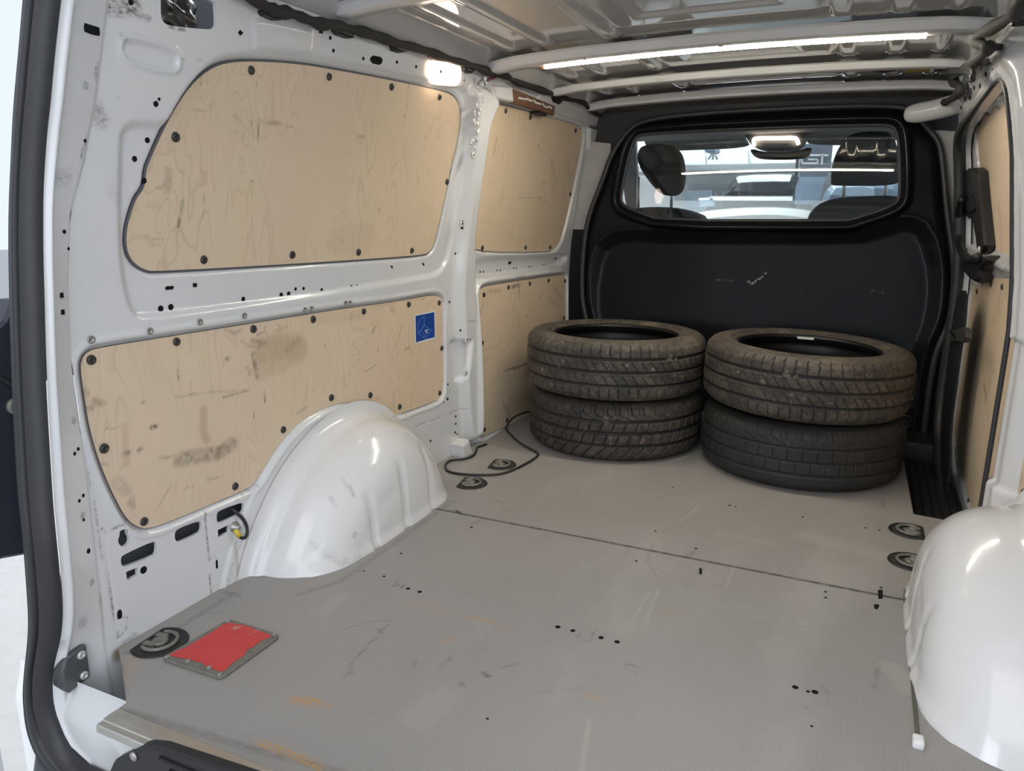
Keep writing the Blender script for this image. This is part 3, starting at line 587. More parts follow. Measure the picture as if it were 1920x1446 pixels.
A_st = [([(1.3705,1.0987),(1.3782,1.0509)], .006, .12), ([(1.3539,1.0598),(1.359,1.0194)], .003, .8), ([(1.3323,1.0631),(1.3419,1.0248)], .0028, .55), ([(1.3147,1.0414),(1.3099,1.0199)], .003, .35), ([(1.1893,1.1338),(1.1903,1.114)], .0022, .6), ([(1.1132,0.9446),(1.1074,0.9032)], .014, .32), ([(1.1469,0.8873),(1.1384,0.8509)], .007, .45), ([(1.1384,0.8487),(1.1355,0.8359)], .006, .8),
        ([(1.2059,0.9146),(1.203,0.8838)], .002, .7), ([(1.203,0.8673),(1.1972,0.8529)], .004, .45), ([(1.0749,0.8116),(1.0928,0.81)], .004, .5), ([(1.444,1.0632),(1.4644,1.0617)], .003, .6), ([(1.0871,0.9109),(1.1024,0.9113)], .003, .5), ([(1.0664,0.8768),(1.094,0.874)], .01, .16), ([(1.3389,0.9351),(1.3423,0.9305)], .003, .7), ([(1.2847,1.0656),(1.2978,1.0562)], .01, .2),
        ([(1.9368,1.2234),(1.9415,1.1639),(1.9321,1.1165)], .0022, .8), ([(1.1561,1.0645),(1.2037,1.0681)], .0022, .4), ([(1.3824,1.0616),(1.4166,1.0674)], .006, .4), ([(1.437,1.1799),(1.4451,1.1709)], .006, .3), ([(1.7246,1.0644),(1.7532,1.0656)], .004, .4), ([(1.8448,0.8734),(1.851,0.8659)], .004, .4), ([(1.3416,1.1465),(1.3446,1.1306)], .0018, .5)]
A_li = [([(1.3616,1.1054),(1.3714,1.0706)], .020, .55)]
ply(PLY_A, 1, OA, 1, 'large birch plywood panel with a curved rear edge, upper left wall', A_st, [([(1.3567,1.0657),(1.4258,1.0649)], .008, .4), ([(1.659,0.7924),(1.8056,0.7956)], .06, .12)], A_li,
    [(1.3251,1.1643),(1.5852,1.1909),(1.854,1.2055),(2.1139,1.2131),(2.2232,0.9652),(2.0382,0.7477),(1.7581,0.7549),(1.4835,0.7603),(1.2018,0.7632),(1.1303,1.0102)], gk=.0038)
B_st = [([(2.5304,1.1267),(2.5279,1.0715)], .010, .35), ([(2.9096,1.1387),(2.95,1.1107)], .004, .6), ([(2.7864,0.9268),(3.0335,0.9296)], .003, .45), ([(3.0051,0.9269),(3.1,0.9106)], .003, .6), ([(3.0236,0.9974),(3.0484,0.994)], .004, .6), ([(3.0664,1.0865),(3.1853,0.9922)], .016, .22), ([(3.1389,0.9793),(3.1952,1.0268)], .01, .25), ([(3.2776,1.0997),(3.2876,1.0541)], .006, .4), ([(2.425,0.8078),(2.4184,0.7607)], .008, .3), ([(2.4304,1.047),(2.4218,1.0105)], .01, .2)]
ply(PLY_B, 1, OB, 2, 'mid-sized plywood panel of the upper left wall next to the dark bulkhead', B_st, [([(3.09,1.088),(3.1466,0.9569)], .03, .15)], [([(2.7493,0.7815),(2.9581,0.7989)], .03, .2)],
    [(2.571,1.2256),(2.7909,1.2277),(3.2963,1.2266),(3.3638,0.953),(3.1923,0.7139),(2.9164,0.7244),(2.5164,0.7377)])
C_st = [([(1.3268,0.5646),(1.3701,0.5528)], .010, .5), ([(1.2932,0.5697),(1.317,0.5533),(1.3601,0.5438)], .005, .45), ([(1.3286,0.532),(1.3336,0.4788)], .012, .6), ([(1.3031,0.5042),(1.3133,0.4867)], .008, .4), ([(1.443,0.5265),(1.4882,0.5401)], .016, .35), ([(1.2476,0.6037),(1.2707,0.5918),(1.2959,0.5946)], .006, .5), ([(1.3744,0.5942),(1.3694,0.5818),(1.3457,0.5773)], .004, .5),
        ([(1.0922,0.4795),(1.1933,0.4693),(1.3056,0.4477)], .004, .35), ([(1.2225,0.4504),(1.3024,0.4497)], .004, .65), ([(1.0268,0.4281),(1.0399,0.4282)], .006, .95), ([(0.957,0.3911),(0.9679,0.3912)], .007, .95), ([(0.9913,0.39),(0.999,0.3912)], .006, .7), ([(1.0114,0.4874),(1.0175,0.486)], .004, .8), ([(0.8962,0.5023),(0.9034,0.4985)], .006, .7), ([(0.8947,0.5389),(0.8976,0.528)], .008, .4), ([(0.9108,0.5125),(0.9211,0.506)], .008, .5),
        ([(1.0892,0.3408),(1.1393,0.333),(1.1954,0.3239),(1.2354,0.333)], .024, .62), ([(1.0956,0.3352),(1.1312,0.328)], .018, .45), ([(1.0391,0.3584),(1.0765,0.3519)], .004, .45), ([(1.155,0.2725),(1.1888,0.2665)], .004, .45), ([(1.0951,0.2713),(1.1183,0.2696)], .003, .45), ([(0.9358,0.3397),(0.9544,0.3164)], .018, .30), ([(0.9579,0.2865),(0.964,0.2958),(0.964,0.2762)], .009, .35),
        ([(1.0157,0.2474),(1.0628,0.2971)], .0025, .4), ([(1.4664,0.3531),(1.4983,0.3599)], .006, .35), ([(1.1066,0.5406),(1.1065,0.5173)], .002, .6), ([(1.3542,0.4346),(1.3532,0.4078)], .002, .8), ([(1.3135,0.3903),(1.3108,0.3642)], .002, .7), ([(1.2436,0.5376),(1.2495,0.5329)], .006, .6), ([(1.3111,0.4988),(1.3175,0.4937)], .004, .6),
        ([(1.8096,0.5154),(1.8272,0.5338)], .007, .45), ([(1.7643,0.4059),(1.8022,0.4117),(1.8191,0.4184)], .004, .5), ([(1.9841,0.439),(2.0093,0.4419)], .006, .55), ([(1.8393,0.4706),(1.8327,0.4553)], .003, .6), ([(1.918,0.4497),(1.9432,0.4711),(1.9703,0.5182)], .006, .25), ([(1.7145,0.4934),(1.7431,0.4701),(1.7387,0.4456)], .004, .3), ([(1.8173,0.3146),(1.8393,0.308)], .006, .35), ([(1.708,0.568),(1.7165,0.5822)], .008, .25),
        ([(1.9116,0.5787),(1.9307,0.5567)], .008, .25), ([(1.9869,0.5923),(2.1152,0.5915)], .005, .3), ([(1.8152,0.5942),(1.9269,0.5902)], .005, .25), ([(0.9255,0.4548),(0.942,0.4483),(0.9575,0.4496)], .003, .4), ([(0.8997,0.4307),(0.9264,0.4188)], .003, .35), ([(0.9051,0.3882),(0.9213,0.381)], .004, .4), ([(1.5887,0.5176),(1.5964,0.5017)], .003, .5), ([(1.4097,0.5788),(1.4486,0.5843)], .006, .3)]
C_br = [([(1.3679,0.532),(1.4245,0.5363),(1.4823,0.5201)], .055, .45), ([(1.3448,0.4832),(1.4396,0.4927)], .03, .25), ([(0.9082,0.51),(0.9264,0.5037)], .012, .4), ([(1.1646,0.4327),(1.1589,0.3847),(1.1657,0.3641)], .016, .45), ([(0.9668,0.4472),(0.9615,0.3707)], .012, .3), ([(1.5726,0.585),(1.7615,0.5768)], .02, .15)]
ply(PLY_C, 1, OC, 3, 'long scuffed plywood panel arching over the left wheel arch, with a blue sticker', C_st, C_br, [([(1.7792,0.4641),(1.8068,0.4757)], .016, .35), ([(1.5598,0.4419),(1.6515,0.4396)], .05, .2)],
    [(0.9146,0.5912),(1.1114,0.5959),(1.334,0.5928),(1.5497,0.589),(1.7727,0.5846),(2.0108,0.5794),(2.2004,0.5648),(2.2116,0.4057),(2.1903,0.2499),(1.9393,0.2587),(1.7858,0.3311),(1.6055,0.3632),(1.4097,0.3227),(1.2361,0.2288),(0.985,0.237),(0.9175,0.4154)])
D_st = [([(2.5146,0.5758),(2.6298,0.5695)], .012, .35), ([(2.7385,0.5748),(2.8114,0.5774)], .012, .8), ([(2.8061,0.5756),(2.8117,0.5202)], .006, .7), ([(2.6921,0.2403),(2.8078,0.2324),(2.9086,0.2304)], .007, .95), ([(2.6518,0.2391),(2.6921,0.2403)], .005, .4), ([(2.7025,0.3359),(2.723,0.3657)], .004, .55), ([(2.4444,0.3564),(2.5802,0.3552),(2.6526,0.3654)], .004, .35), ([(2.8612,0.441),(2.9003,0.4385)], .003, .8), ([(3.004,0.4895),(3.0396,0.5094)], .006, .35),
        ([(2.964,0.4122),(2.9704,0.3833)], .003, .6), ([(2.651,0.1104),(2.661,0.0946)], .004, .8), ([(2.6762,0.0843),(2.707,0.0426)], .02, .4), ([(2.456,0.4959),(2.4829,0.5328)], .01, .3), ([(3.1271,0.4889),(3.2607,0.4381)], .02, .2), ([(2.754,0.5042),(2.8069,0.4207)], .03, .12), ([(3.1904,0.5315),(3.2938,0.4724)], .02, .25)]
ply(PLY_D, 1, .021, 4, 'tall plywood panel of the lower left wall behind the left tyre stack', D_st, [([(2.7279,0.0835),(2.9516,0.0803)], .06, .35), ([(2.8634,0.1941),(2.9497,0.2015)], .03, .4)], [],
    [(2.4869,0.5662),(2.7017,0.5757),(2.9134,0.5733),(3.1219,0.5707),(3.3287,0.5522),(3.322,0.3774),(2.4702,0.3866),(2.4666,0.2093),(2.6843,0.0294),(2.4814,0.0418)])

# blue sticker
stk = grp('sticker', Lp(*[(2.1002,0.4939)][0], 0)); tag(stk, 'square blue sticker with a white line drawing on the plywood above the wheel arch', 'sticker')
BLU = simple('sticker_blue', (.012, .06, .30), .35, var=.03); WHT = simple('sticker_white', (.78, .78, .78), .4, var=.02); LBL = simple('print_pale_blue', (.16, .30, .68), .4, var=.02)
def Lq(o): return lambda a, b, h: Lp(a, b, o + h)
m = MB(); m.prism([(2.0451,0.5412),(2.1727,0.5405),(2.1719,0.4454),(2.0447,0.4466)], Lq(-.004), 0, .0010); m.build('backing', WHT, stk)
m = MB(); m.prism([(2.0481,0.5383),(2.1656,0.5372),(2.1652,0.4519),(2.0467,0.4517)], Lq(-.003), 0, .0006); m.build('print_field', BLU, stk)
def pen(m, pts, w, fn, h0, h1):
    for a, b in zip(pts[:-1], pts[1:]):
        a = np.array(a[:2]); b = np.array(b[:2]); d = b - a; d /= np.linalg.norm(d) + 1e-9; n = np.array([-d[1], d[0]]) * w / 2
        m.prism([a - n, b - n, b + n, a + n], fn, h0, h1)
m = MB()
for pl in ([(2.0996,0.533),(2.0997,0.5018),(2.1438,0.4761),(2.1023,0.454),(2.0604,0.4788),(2.0997,0.5018)], [(2.0996,0.533),(2.0599,0.5132),(2.0604,0.4788)], [(2.0918,0.4788),(2.0846,0.4683)], [(2.1032,0.4718),(2.0976,0.4619)], [(2.0772,0.4871),(2.0702,0.4783)], [(2.1276,0.4846),(2.1291,0.479)]):
    pen(m, pl, .0012, Lq(-.0024), 0, .0004)
m.build('printed_diagram', LBL, stk)
m = MB(); m.prism([(2.1011,0.4838),(2.1218,0.4836),(2.1223,0.4803),(2.1023,0.4806)], Lq(-.0024), 0, .0005); m.prism([(2.1068,0.4767),(2.1204,0.4766),(2.1202,0.473),(2.1073,0.4731)], Lq(-.0024), 0, .0005); m.build('printed_words', WHT, stk)

# ------------------------------------------------------------------ floor
FX0, FX1, FY0 = -.845, .845, .735
SEAMY = 1.80
FLM = [([(-.66, 1.80), (.66, 1.80)], .0075, .8), ([(0.1344,1.8406),(0.1265,1.8125)], .01, .4), ([(0.027,1.8429),(0.0353,1.7417),(0.0888,1.6563),(0.1619,1.6471)], .005, .18), ([(0.0295,1.9201),(0.0724,2.0648)], .005, .18), ([(0.6209,1.8106),(0.6757,1.8152)], .004, .5), ([(-0.3053,1.3408),(-0.285,1.4333),(-0.2099,1.5133)], .004, .14), ([(-0.0097,1.1174),(0.0741,1.1749)], .003, .2), ([(-0.2596,1.1101),(-0.2548,1.0927)], .004, .5), ([(0.5225,1.6123),(0.4182,1.5742)], .003, .15), ([(-0.3712,1.0471),(-0.3887,1.2176)], .0028, .6), ([(-0.445,1.1787),(-0.3887,1.2176)], .002, .4), ([(-0.3712,1.0471),(-0.3474,1.0256)], .004, .4), ([(-0.3959,1.174),(-0.3737,1.1617)], .003, .6), ([(-0.4734,1.3431),(-0.4643,1.359),(-0.4477,1.3497),(-0.452,1.3678)], .004, .8), ([(-0.4727,1.3579),(-0.4743,1.3718)], .003, .8),
       ([(-0.1228,1.1325),(-0.1089,1.1279)], .007, .9), ([(-0.1463,1.0879),(-0.1371,1.0815)], .005, .8), ([(-0.205,1.1523),(-0.2024,1.1414)], .005, .6), ([(-0.2077,1.0771),(-0.2041,1.1486)], .002, .35), ([(-0.0979,1.1636),(-0.0748,1.1883)], .003, .5), ([(0.0017,1.3296),(0.0029,1.376)], .003, .6), ([(0.0101,1.3226),(0.0308,1.3237),(0.0229,1.3601)], .003, .5), ([(0.0148,1.3426),(0.025,1.3749)], .002, .5),
       ([(0.1204,1.2793),(0.1489,1.2811)], .0028, .5), ([(0.1197,1.2634),(0.1471,1.2611)], .0028, .4), ([(-0.1371,1.3378),(-0.0827,1.3375)], .002, .4), ([(-0.5789,1.809),(-0.5443,1.8121)], .006, .35), ([(-0.4743,1.7382),(-0.4602,1.7869)], .012, .35), ([(-0.4654,1.1408),(-0.445,1.1692)], .004, .35), ([(-0.3557,1.0066),(-0.3569,1.0248)], .005, .4),
       ([(-0.4927,1.94),(-0.4591,1.9272)], .006, .4), ([(-0.4463,1.882),(-0.3982,1.8735)], .005, .35), ([(0.2708,1.5157),(0.4261,1.614),(0.5645,1.7304)], .003, .10), ([(0.027,1.8429),(0.0468,1.7143),(0.1734,1.6526),(0.2654,1.6967)], .006, .10), ([(0.0381,1.8856),(0.0906,2.0519),(0.1356,2.1396)], .006, .08), ([(0.5677,1.4748),(0.5626,1.4074)], .006, .35), ([(0.591,2.4527),(0.5903,2.4046)], .010, .4),
       ([(0.1311,2.2555),(0.2892,2.2595)], .004, .2), ([(-0.7663,1.0692),(-0.7484,1.0903)], .005, .3), ([(-0.8123,1.1526),(-0.764,1.1537)], .006, .5), ([(-0.7961,0.8848),(-0.782,0.9897),(-0.7862,1.1596)], .012, .35), ([(-0.6658,0.7549),(-0.5666,0.7672),(-0.4062,0.7797),(-0.2039,0.8018)], .012, .35), ([(-0.7706,0.847),(-0.6811,0.7808)], .014, .4),
       ([(-0.2584,0.9486),(-0.2456,0.9467)], .003, .4), ([(-0.4548,1.0579),(-0.4955,1.1986),(-0.4837,1.2823)], .003, .12), ([(-0.647,1.2179),(-0.598,1.3126),(-0.6071,1.8751)], .012, .3), ([(0.4398,1.2939),(0.4581,1.2894)], .003, .3), ([(0.4763,1.3699),(0.4836,1.3521)], .005, .3)]
FLO = [([(-0.3953,0.9134),(-0.358,0.9244)], .016, .95), ([(-0.358,0.9244),(-0.3223,0.9248)], .010, .55), ([(-0.3686,0.799),(-0.3398,0.8014),(-0.2888,0.8009),(-0.2419,0.7966)], .010, .95), ([(-0.242,1.2998),(-0.1857,1.3049)], .007, .85), ([(-0.1598,1.2913),(-0.1408,1.2911)], .008, .4), ([(-0.2413,1.1961),(-0.2362,1.2095)], .009, .75), ([(0.0865,1.1545),(0.1077,1.1527)], .008, .7), ([(-0.4039,1.2937),(-0.2847,1.3043)], .008, .25),
       ([(-0.4859,0.9263),(-0.4637,0.9332)], .010, .0), ([(-0.7705,0.8767),(-0.7114,0.801)], .02, .35), ([(-0.6156,2.2099),(-0.7288,2.2053)], .03, .25), ([(0.1441,1.5091),(0.1745,1.5062)], .02, .18), ([(0.6658,2.6712),(0.6724,2.4678)], .012, .55), ([(0.4976,1.9634),(0.5658,1.963)], .03, .12)]
FLL = [([(0.102,1.6041),(0.1141,1.4409)], .004, .35), ([(0.0825,1.5807),(0.0871,1.4521)], .004, .3), ([(0.2428,1.8017),(0.2469,1.6735)], .003, .35), ([(0.1086,1.0913),(0.138,0.9691)], .006, .3), ([(0.3933,2.0754),(0.5788,2.0364)], .05, .22), ([(0.5915,1.4959),(0.6171,1.4333)], .03, .25), ([(0.0599,2.016),(0.0841,2.1607)], .006, .3), ([(-0.1532,1.0319),(-0.1647,0.9771)], .05, .15), ([(-0.5502,1.2506),(-0.5486,1.1732)], .03, .12), ([(0.177,1.991),(0.3191,1.9832)], .02, .15)]
floor_root = grp('floor', (0, 2.0, 0)); struct(floor_root)
fl_mk = lambda u, v: (marks_value(u, v, FLM), marks_value(u, v, FLO), marks_value(u, v, FLL))
POL_R = [(-.62, FY0), (.845, FY0), (.845, SEAMY - .003), (-.845, SEAMY - .003), (-.845, .90)] + [(-0.8268,0.8869),(-0.7756,0.8544),(-0.6626,0.7762),(-0.6591,0.7342)]
sheet('board', -.86, .86, .70, 1.82, .005, lambda u, v, w: (u, v, 0 * u + w), FLOOR, floor_root, outline=POL_R, marks=fl_mk, edge=.012)
POL_F = [(-.845, SEAMY + .003), (.845, SEAMY + .003), (.845, 2.35), (.748, 2.37), (.672, 2.38), (.662, 3.30), (.60, 3.37), (-.845, 3.37)]
sheet('board', -.86, .86, 1.79, 3.40, .006, lambda u, v, w: (u, v, 0 * u + w), FLOOR, floor_root, outline=POL_F, marks=fl_mk, edge=.012)
m = MB(); m.box(-.80, .9, .90, 3.5, -.30, -.05); m.build('underbody', simple('underbody_grey', (.05, .05, .05), .8), floor_root)
disc([(-0.4335,1.3508,0.0058),(-0.4004,1.3497,0.0062),(-0.0522,1.3474,0.0068),(-0.0181,1.3474,0.0065),(0.0447,1.3479,0.0068),(0.0797,1.347,0.0068),(0.4274,1.3448,0.0068),(0.4619,1.3453,0.0072),(0.0135,1.7246,0.004),(0.1368,1.863,0.0045),(0.0112,1.9271,0.004),(-0.5195,1.3771,0.004),(-0.5517,1.501,0.004),(-0.5807,1.3786,0.003),(-0.4646,1.7265,0.005),(0.4603,1.7614,0.004),(0.4617,1.7317,0.004),(0.5789,1.8409,0.004),(0.1676,2.2103,0.005),(0.1851,2.2094,0.004),(0.3763,2.2111,0.004),(0.5439,2.2074,0.004),(0.5794,2.2082,0.004),(-0.8679,1.8239,0.003),(-0.0255,2.2881,0.004),(-0.0539,1.0172,0.003),(0.4501,1.3415,0.004),(0.463,1.2412,0.003)], .005, Fp, DARKHOLE, floor_root, 'screw_hole', h=.0005)
sq([[(-0.5689,1.8138),(-0.5603,1.818),(-0.5371,1.8022),(-0.5456,1.7981)], [(0.5718,1.8233),(0.5822,1.831),(0.5815,1.7836),(0.5725,1.7793)], [(0.1673,1.7527),(0.1733,1.7556),(0.1795,1.7241),(0.1736,1.7213)], [(0.5623,1.7451),(0.5734,1.7503),(0.5732,1.7398),(0.5699,1.7253),(0.5644,1.7253)]], Fp, SATINBLK, floor_root, 'patch', h=.0008)
# aluminium edging
m = MB(); prof = [(-.012, .002), (.030, .002), (.030, .005), (.012, .0055), (.0, .004), (-.006, -.002), (-.009, -.012), (-.015, -.012), (-.014, 0)]
V = []; F = []
for x in (-.655, .86): V += [(x, .725 + a, b) for a, b in prof]
n = len(prof)
for k in range(n): F.append((k, (k + 1) % n, n + (k + 1) % n, n + k))
F += [tuple(range(n))[::-1], tuple(range(n, 2 * n))]; m.add(V, F); o = m.build('edge_strip', ALU, None); tag(o, 'aluminium edging strip along the rear edge of the grey load floor', 'edging')
o2 = MB().box(-.655, .86, .722, .75, -.024, -.012, .004).build('wooden_core', simple('board_core', (.16, .12, .08), .8, var=.4, vs=120), o)
# white rear sill and black step pad
def fn_sill(u, v, w):
    x = -.99 + 1.93 * u; z = -.012 - .28 * v; y = .790 - .020 * sst(v, 0, .3) - .045 * sst(v, 0, .45) * sst(x, -.72, -.60)
    return (x, y, z + w)
sill = sheet('rear_sill', 0, 1, 0, 1, .02, fn_sill, WHITE2); tag(sill, 'white painted body sill below the rear edge of the load floor', 'sill')
pad = grp('step_pad', (-.2, .72, -.13)); tag(pad, 'black plastic step pad on the rear bumper sill', 'step pad')
def Qp(a, b, h): return (a, .735 - h, b)
PP = [(-0.6143,-0.057),(-0.6057,-0.0454),(-0.533,0.006),(-0.5196,0.0127),(-0.4839,0.0221),(-0.2908,0.0356),(0.0966,0.0698),(0.0961,-0.0137),(-0.6476,-0.1166)]
m = MB(); m.prism(PP, Qp, .015, .035, .006); smooth_by_angle(m.build('pad', BLACKP, pad))
for k in range(3):
    P = [(-0.4863,0.0053),(-0.2398,0.0288)]; dz = -.018 * k; m = MB(); pen(m, [(P[0][0] + .02 * k, P[0][1] + dz), (P[1][0] + .5, P[1][1] + dz - .02)], .005, Qp, .033, .038); m.build('rib', TRIMBLK, pad)
m = MB(); q = [(-0.5489,-0.0148)][0]; m.lathe([(.008, 0), (.008, .003), (.004, .005), (0, .004)], Qp(q[0], q[1], .035), (0, -1, 0), 16); m.build('screw', STEEL, pad, True)

# red covered lid in the floor
lid = grp('floor_lid', (*np.mean([(-0.7172,0.9021),(-0.7123,1.0703),(-0.5699,1.0636),(-0.5685,0.9016)], 0), 0)); tag(lid, 'square metal floor lid covered with worn red tape near the rear left corner', 'lid')
LP = [(-0.7135,0.8997),(-0.7154,0.9089),(-0.7055,1.0551),(-0.7005,1.0623),(-0.5738,1.0622),(-0.5617,1.0567),(-0.5587,1.0471),(-0.5574,0.9046),(-0.5627,0.8965),(-0.5738,0.8968),(-0.7041,0.8942)]
m = MB(); m.prism(LP, Fp, .0, .006, .0015); m.build('plate', ZINC, lid)
REDM, nt, b = newmat('worn_red_tape'); v = coords(nt)
cc = mixc(nt, noise(nt, v, 20, 4), (.50, .035, .04), (.60, .06, .06)); wear = ramp(nt, noise(nt, v, 48, 5, .75), .57, .64)
cc = mixc(nt, math_(nt, 'MULTIPLY', wear, attr(nt)[2]), cc, (.42, .36, .32)); nt.links.new(cc, b.inputs['Base Color']); b.inputs['Roughness'].default_value = .5
TP = [(-0.7069,0.908),(-0.7067,0.9245),(-0.6999,0.9382),(-0.6954,1.01),(-0.6975,1.0413),(-0.6925,1.0484),(-0.6518,1.0561),(-0.5765,1.051),(-0.571,1.0404),(-0.5801,1.0317),(-0.5781,1.0025),(-0.5824,0.9879),(-0.5726,0.9721),(-0.5748,0.949),(-0.5697,0.9166),(-0.5757,0.9119),(-0.6141,0.9127),(-0.6271,0.9182),(-0.6591,0.9148)]
sheet('red_tape', -1, 1, 0, 2, .004, lambda u, v, w: (u, v, 0 * u + .0068 + w), REDM, lid, outline=np.array(TP), marks=lambda u, v: (0 * u, 0 * u, marks_value(u, v, [([(-0.6808,1.0543),(-0.6361,1.0547),(-0.6392,1.035)], .030, 1.2), ([(-0.7077,1.0581),(-0.591,1.0536)], .008, .9)])), edge=.0006)
for p in [(-0.7069,0.9028),(-0.6981,1.0538),(-0.5715,1.0565),(-0.5685,0.9048),(-0.6583,0.9101),(-0.6042,0.9125)]:
    m = MB(); m.lathe([(.0055, 0), (.005, .0016), (.002, .002), (0, .0012)], (p[0], p[1], .0062), (0, 0, 1), 12); m.build('rivet', STEEL, lid, True)

# lashing rings in the floor
def lashing(px, ang, label, r=.056, straight=.62):
    cx_, cy_ = px; g = grp('lashing_ring', (cx_, cy_, 0)); tag(g, label, 'lashing ring', 'recessed lashing rings in the floor')
    ca, sa = math.cos(ang), math.sin(ang)
    def T(a, b, h): return (cx_ + a * ca - b * sa, cy_ + a * sa + b * ca, h)
    def D(rr): # D-shaped outline, straight side towards -a
        t0 = math.acos(-straight); return [(rr * math.cos(t), rr * math.sin(t)) for t in np.linspace(-t0, t0, 30)]
    A = D(r); B = D(r * .86); Cc = D(r * .80)
    m = MB(); n = len(A); V = [T(a, b, .0005) for a, b in A] + [T(a * .97, b * .97, .0035) for a, b in A] + [T(a, b, .0035) for a, b in B] + [T(a, b, .001) for a, b in Cc]
    F = []
    for i in range(3):
        for k in range(n): F.append((i * n + k, i * n + (k + 1) % n, (i + 1) * n + (k + 1) % n, (i + 1) * n + k))
    m.add(V, F); m.build('rim', BLACKP, g, True)
    m = MB(); m.prism(Cc, T, -.001, .0011); m.build('cup', simple('lashing_cup', (.03, .03, .028), .6, var=.5, vs=120), g)
    rg = [T(r * .60 * math.cos(t), r * .60 * math.sin(t), .0055) for t in np.linspace(-2.1, 2.1, 24)]; m = MB(); m.tube(rg, .0042, 8); m.build('ring', ZINC, g, True)
    m = MB(); m.lathe([(r * .30, .001), (r * .30, .006), (r * .24, .008), (r * .12, .008), (r * .10, .005), (0, .005)], T(0, 0, 0), (0, 0, 1), 18); m.build('bolt', ZINC, g, True)
    for q in (-1, 1):
        m = MB(); m.prism([(-r * .42, q * r * .30 - .006), (r * .05, q * r * .30 - .006), (r * .05, q * r * .30 + .006), (-r * .42, q * r * .30 + .006)], T, .001, .009, .002)
        m.build('ring_clamp', ZINC, g)
lashing([(-0.7687,0.938)][0], math.radians(5), 'lashing ring beside the red floor lid, rear left corner')
lashing([(-0.6322,2.033)][0], math.radians(10), 'left side lashing ring just in front of the left wheel arch')
lashing([(-0.6253,2.2427)][0], math.radians(10), 'left side lashing ring inside the loop of black cable')
lashing([(0.6579,2.234)][0], math.radians(180), 'right side lashing ring near the corner of the black step')
lashing([(0.6511,2.0203)][0], math.radians(180), 'right side lashing ring partly hidden by the right wheel arch')

# ------------------------------------------------------------------ wheel arches
AY, AZ, AR, AF = 1.605, -.075, .402, .150

def arch(sign, yy=AY):
    nt_, ns = 110, 60
    th = np.arange(nt_); V = []; PO, NO = ARCH_P, ARCH_N
    xw = .828; xi = .635
    prof = []  # (r, x) distance from wall
    for t in np.linspace(0, 1, 8): prof.append((AR + .035 * (1 - math.sin(t * math.pi / 2)), xw - .004 - .022 * (1 - math.cos(t * math.pi / 2))))
    for t in np.linspace(0, 1, 8)[1:]: prof.append((AR - .012 * t, xw - .026 - (xw - .026 - xi - AF) * t))
    for t in np.linspace(0, 1, 18)[1:]: prof.append((AR - .012 - AF * (1 - math.cos(t * math.pi / 2)), xi + AF - AF * math.sin(t * math.pi / 2)))
    r0 = prof[-1][0]
    for t in np.linspace(0, 1, 28)[1:]: prof.append((r0 * (1 - t), xi - .006 * math.sin(min(1, t * 2) * math.pi / 2)))
    for r, x in prof:
        for t in th:
            ins = AR - r + .030
            if r >= r0 - 1e-9: y = PO[t, 0] + NO[t, 0] * ins; z = PO[t, 1] + NO[t, 1] * ins
            else:
                k_ = r / r0; y = 1.60 + (PO[t, 0] + NO[t, 0] * (AR - r0 + .03) - 1.60) * k_; z = .0 + (PO[t, 1] + NO[t, 1] * (AR - r0 + .03)) * k_
            xx = x
            if x < xi + .05:
                for (c, w, zt) in ((1.50, .016, .16), (1.645, .018, .20), (1.79, .016, .20)):
                    xx += (.005 if sign < 0 else .003) * float(1 - sst(np.array(abs(y - c)), w * .55, w)) * float(1 - sst(np.array(z), zt - .02, zt))
                xx -= .012 * float(1 - sst(np.array(z), .0, .03)) * .6
            V.append((sign * xx, y, z))
    np_, n = len(prof), nt_
    idx = np.arange(np_ * n).reshape(np_, n); a, b, c, d = idx[:-1, :-1].ravel(), idx[1:, :-1].ravel(), idx[1:, 1:].ravel(), idx[:-1, 1:].ravel()
    Fc = np.stack([a, b, c, d], 1)
    o = mesh('wheel_arch', np.array(V), Fc if sign > 0 else Fc[:, ::-1], ARCH, None, True, at=(sign * .76, yy, 0))
    return o, np.array(V)
wa, VV = arch(-1)
tag(wa, 'white domed wheel arch with pressed ribs on the left wall side', 'wheel arch', 'wheel arches')
mk = (VV[:, 0] > -.70) * .5 * marks_value(VV[:, 1], VV[:, 2] + (VV[:, 0] + .635) * 1.0, [([(1.30, .01), (1.5, .006), (1.7, .004)], .010, .5), ([(1.42, .055), (1.44, .062)], .006, .8), ([(1.40, .10), (1.41, .098)], .005, .9), ([(1.46, .13), (1.462, .131)], .006, .9)])
def setmarks(o, *chs):
    n = len(o.data.vertices); col = np.ones((n, 4), np.float32); col[:, :3] = 0
    for k, c in enumerate(chs): col[:, k] = c
    at = o.data.color_attributes.new('marks', 'FLOAT_COLOR', 'POINT'); at.data.foreach_set('color', col.ravel())
setmarks(wa, mk)
wb, VV = arch(1); tag(wb, 'glossy white wheel arch at the right edge, near the camera', 'wheel arch', 'wheel arches'); setmarks(wb, np.zeros(len(VV)))
m = MB(); m.tube(chaikin3([(.628, 1.28, .002), (.628, 1.5, .002), (.627, 1.78, .002), (.63, 1.84, .006)], 1), .0035, 6); m.build('sealant_bead', simple('sealant_dark', (.10, .10, .075), .7), wb, True)
m = MB(); m.box(.618, .636, 1.255, 1.280, -.002, .014, .004); m.build('clip', WHT, wb, True)

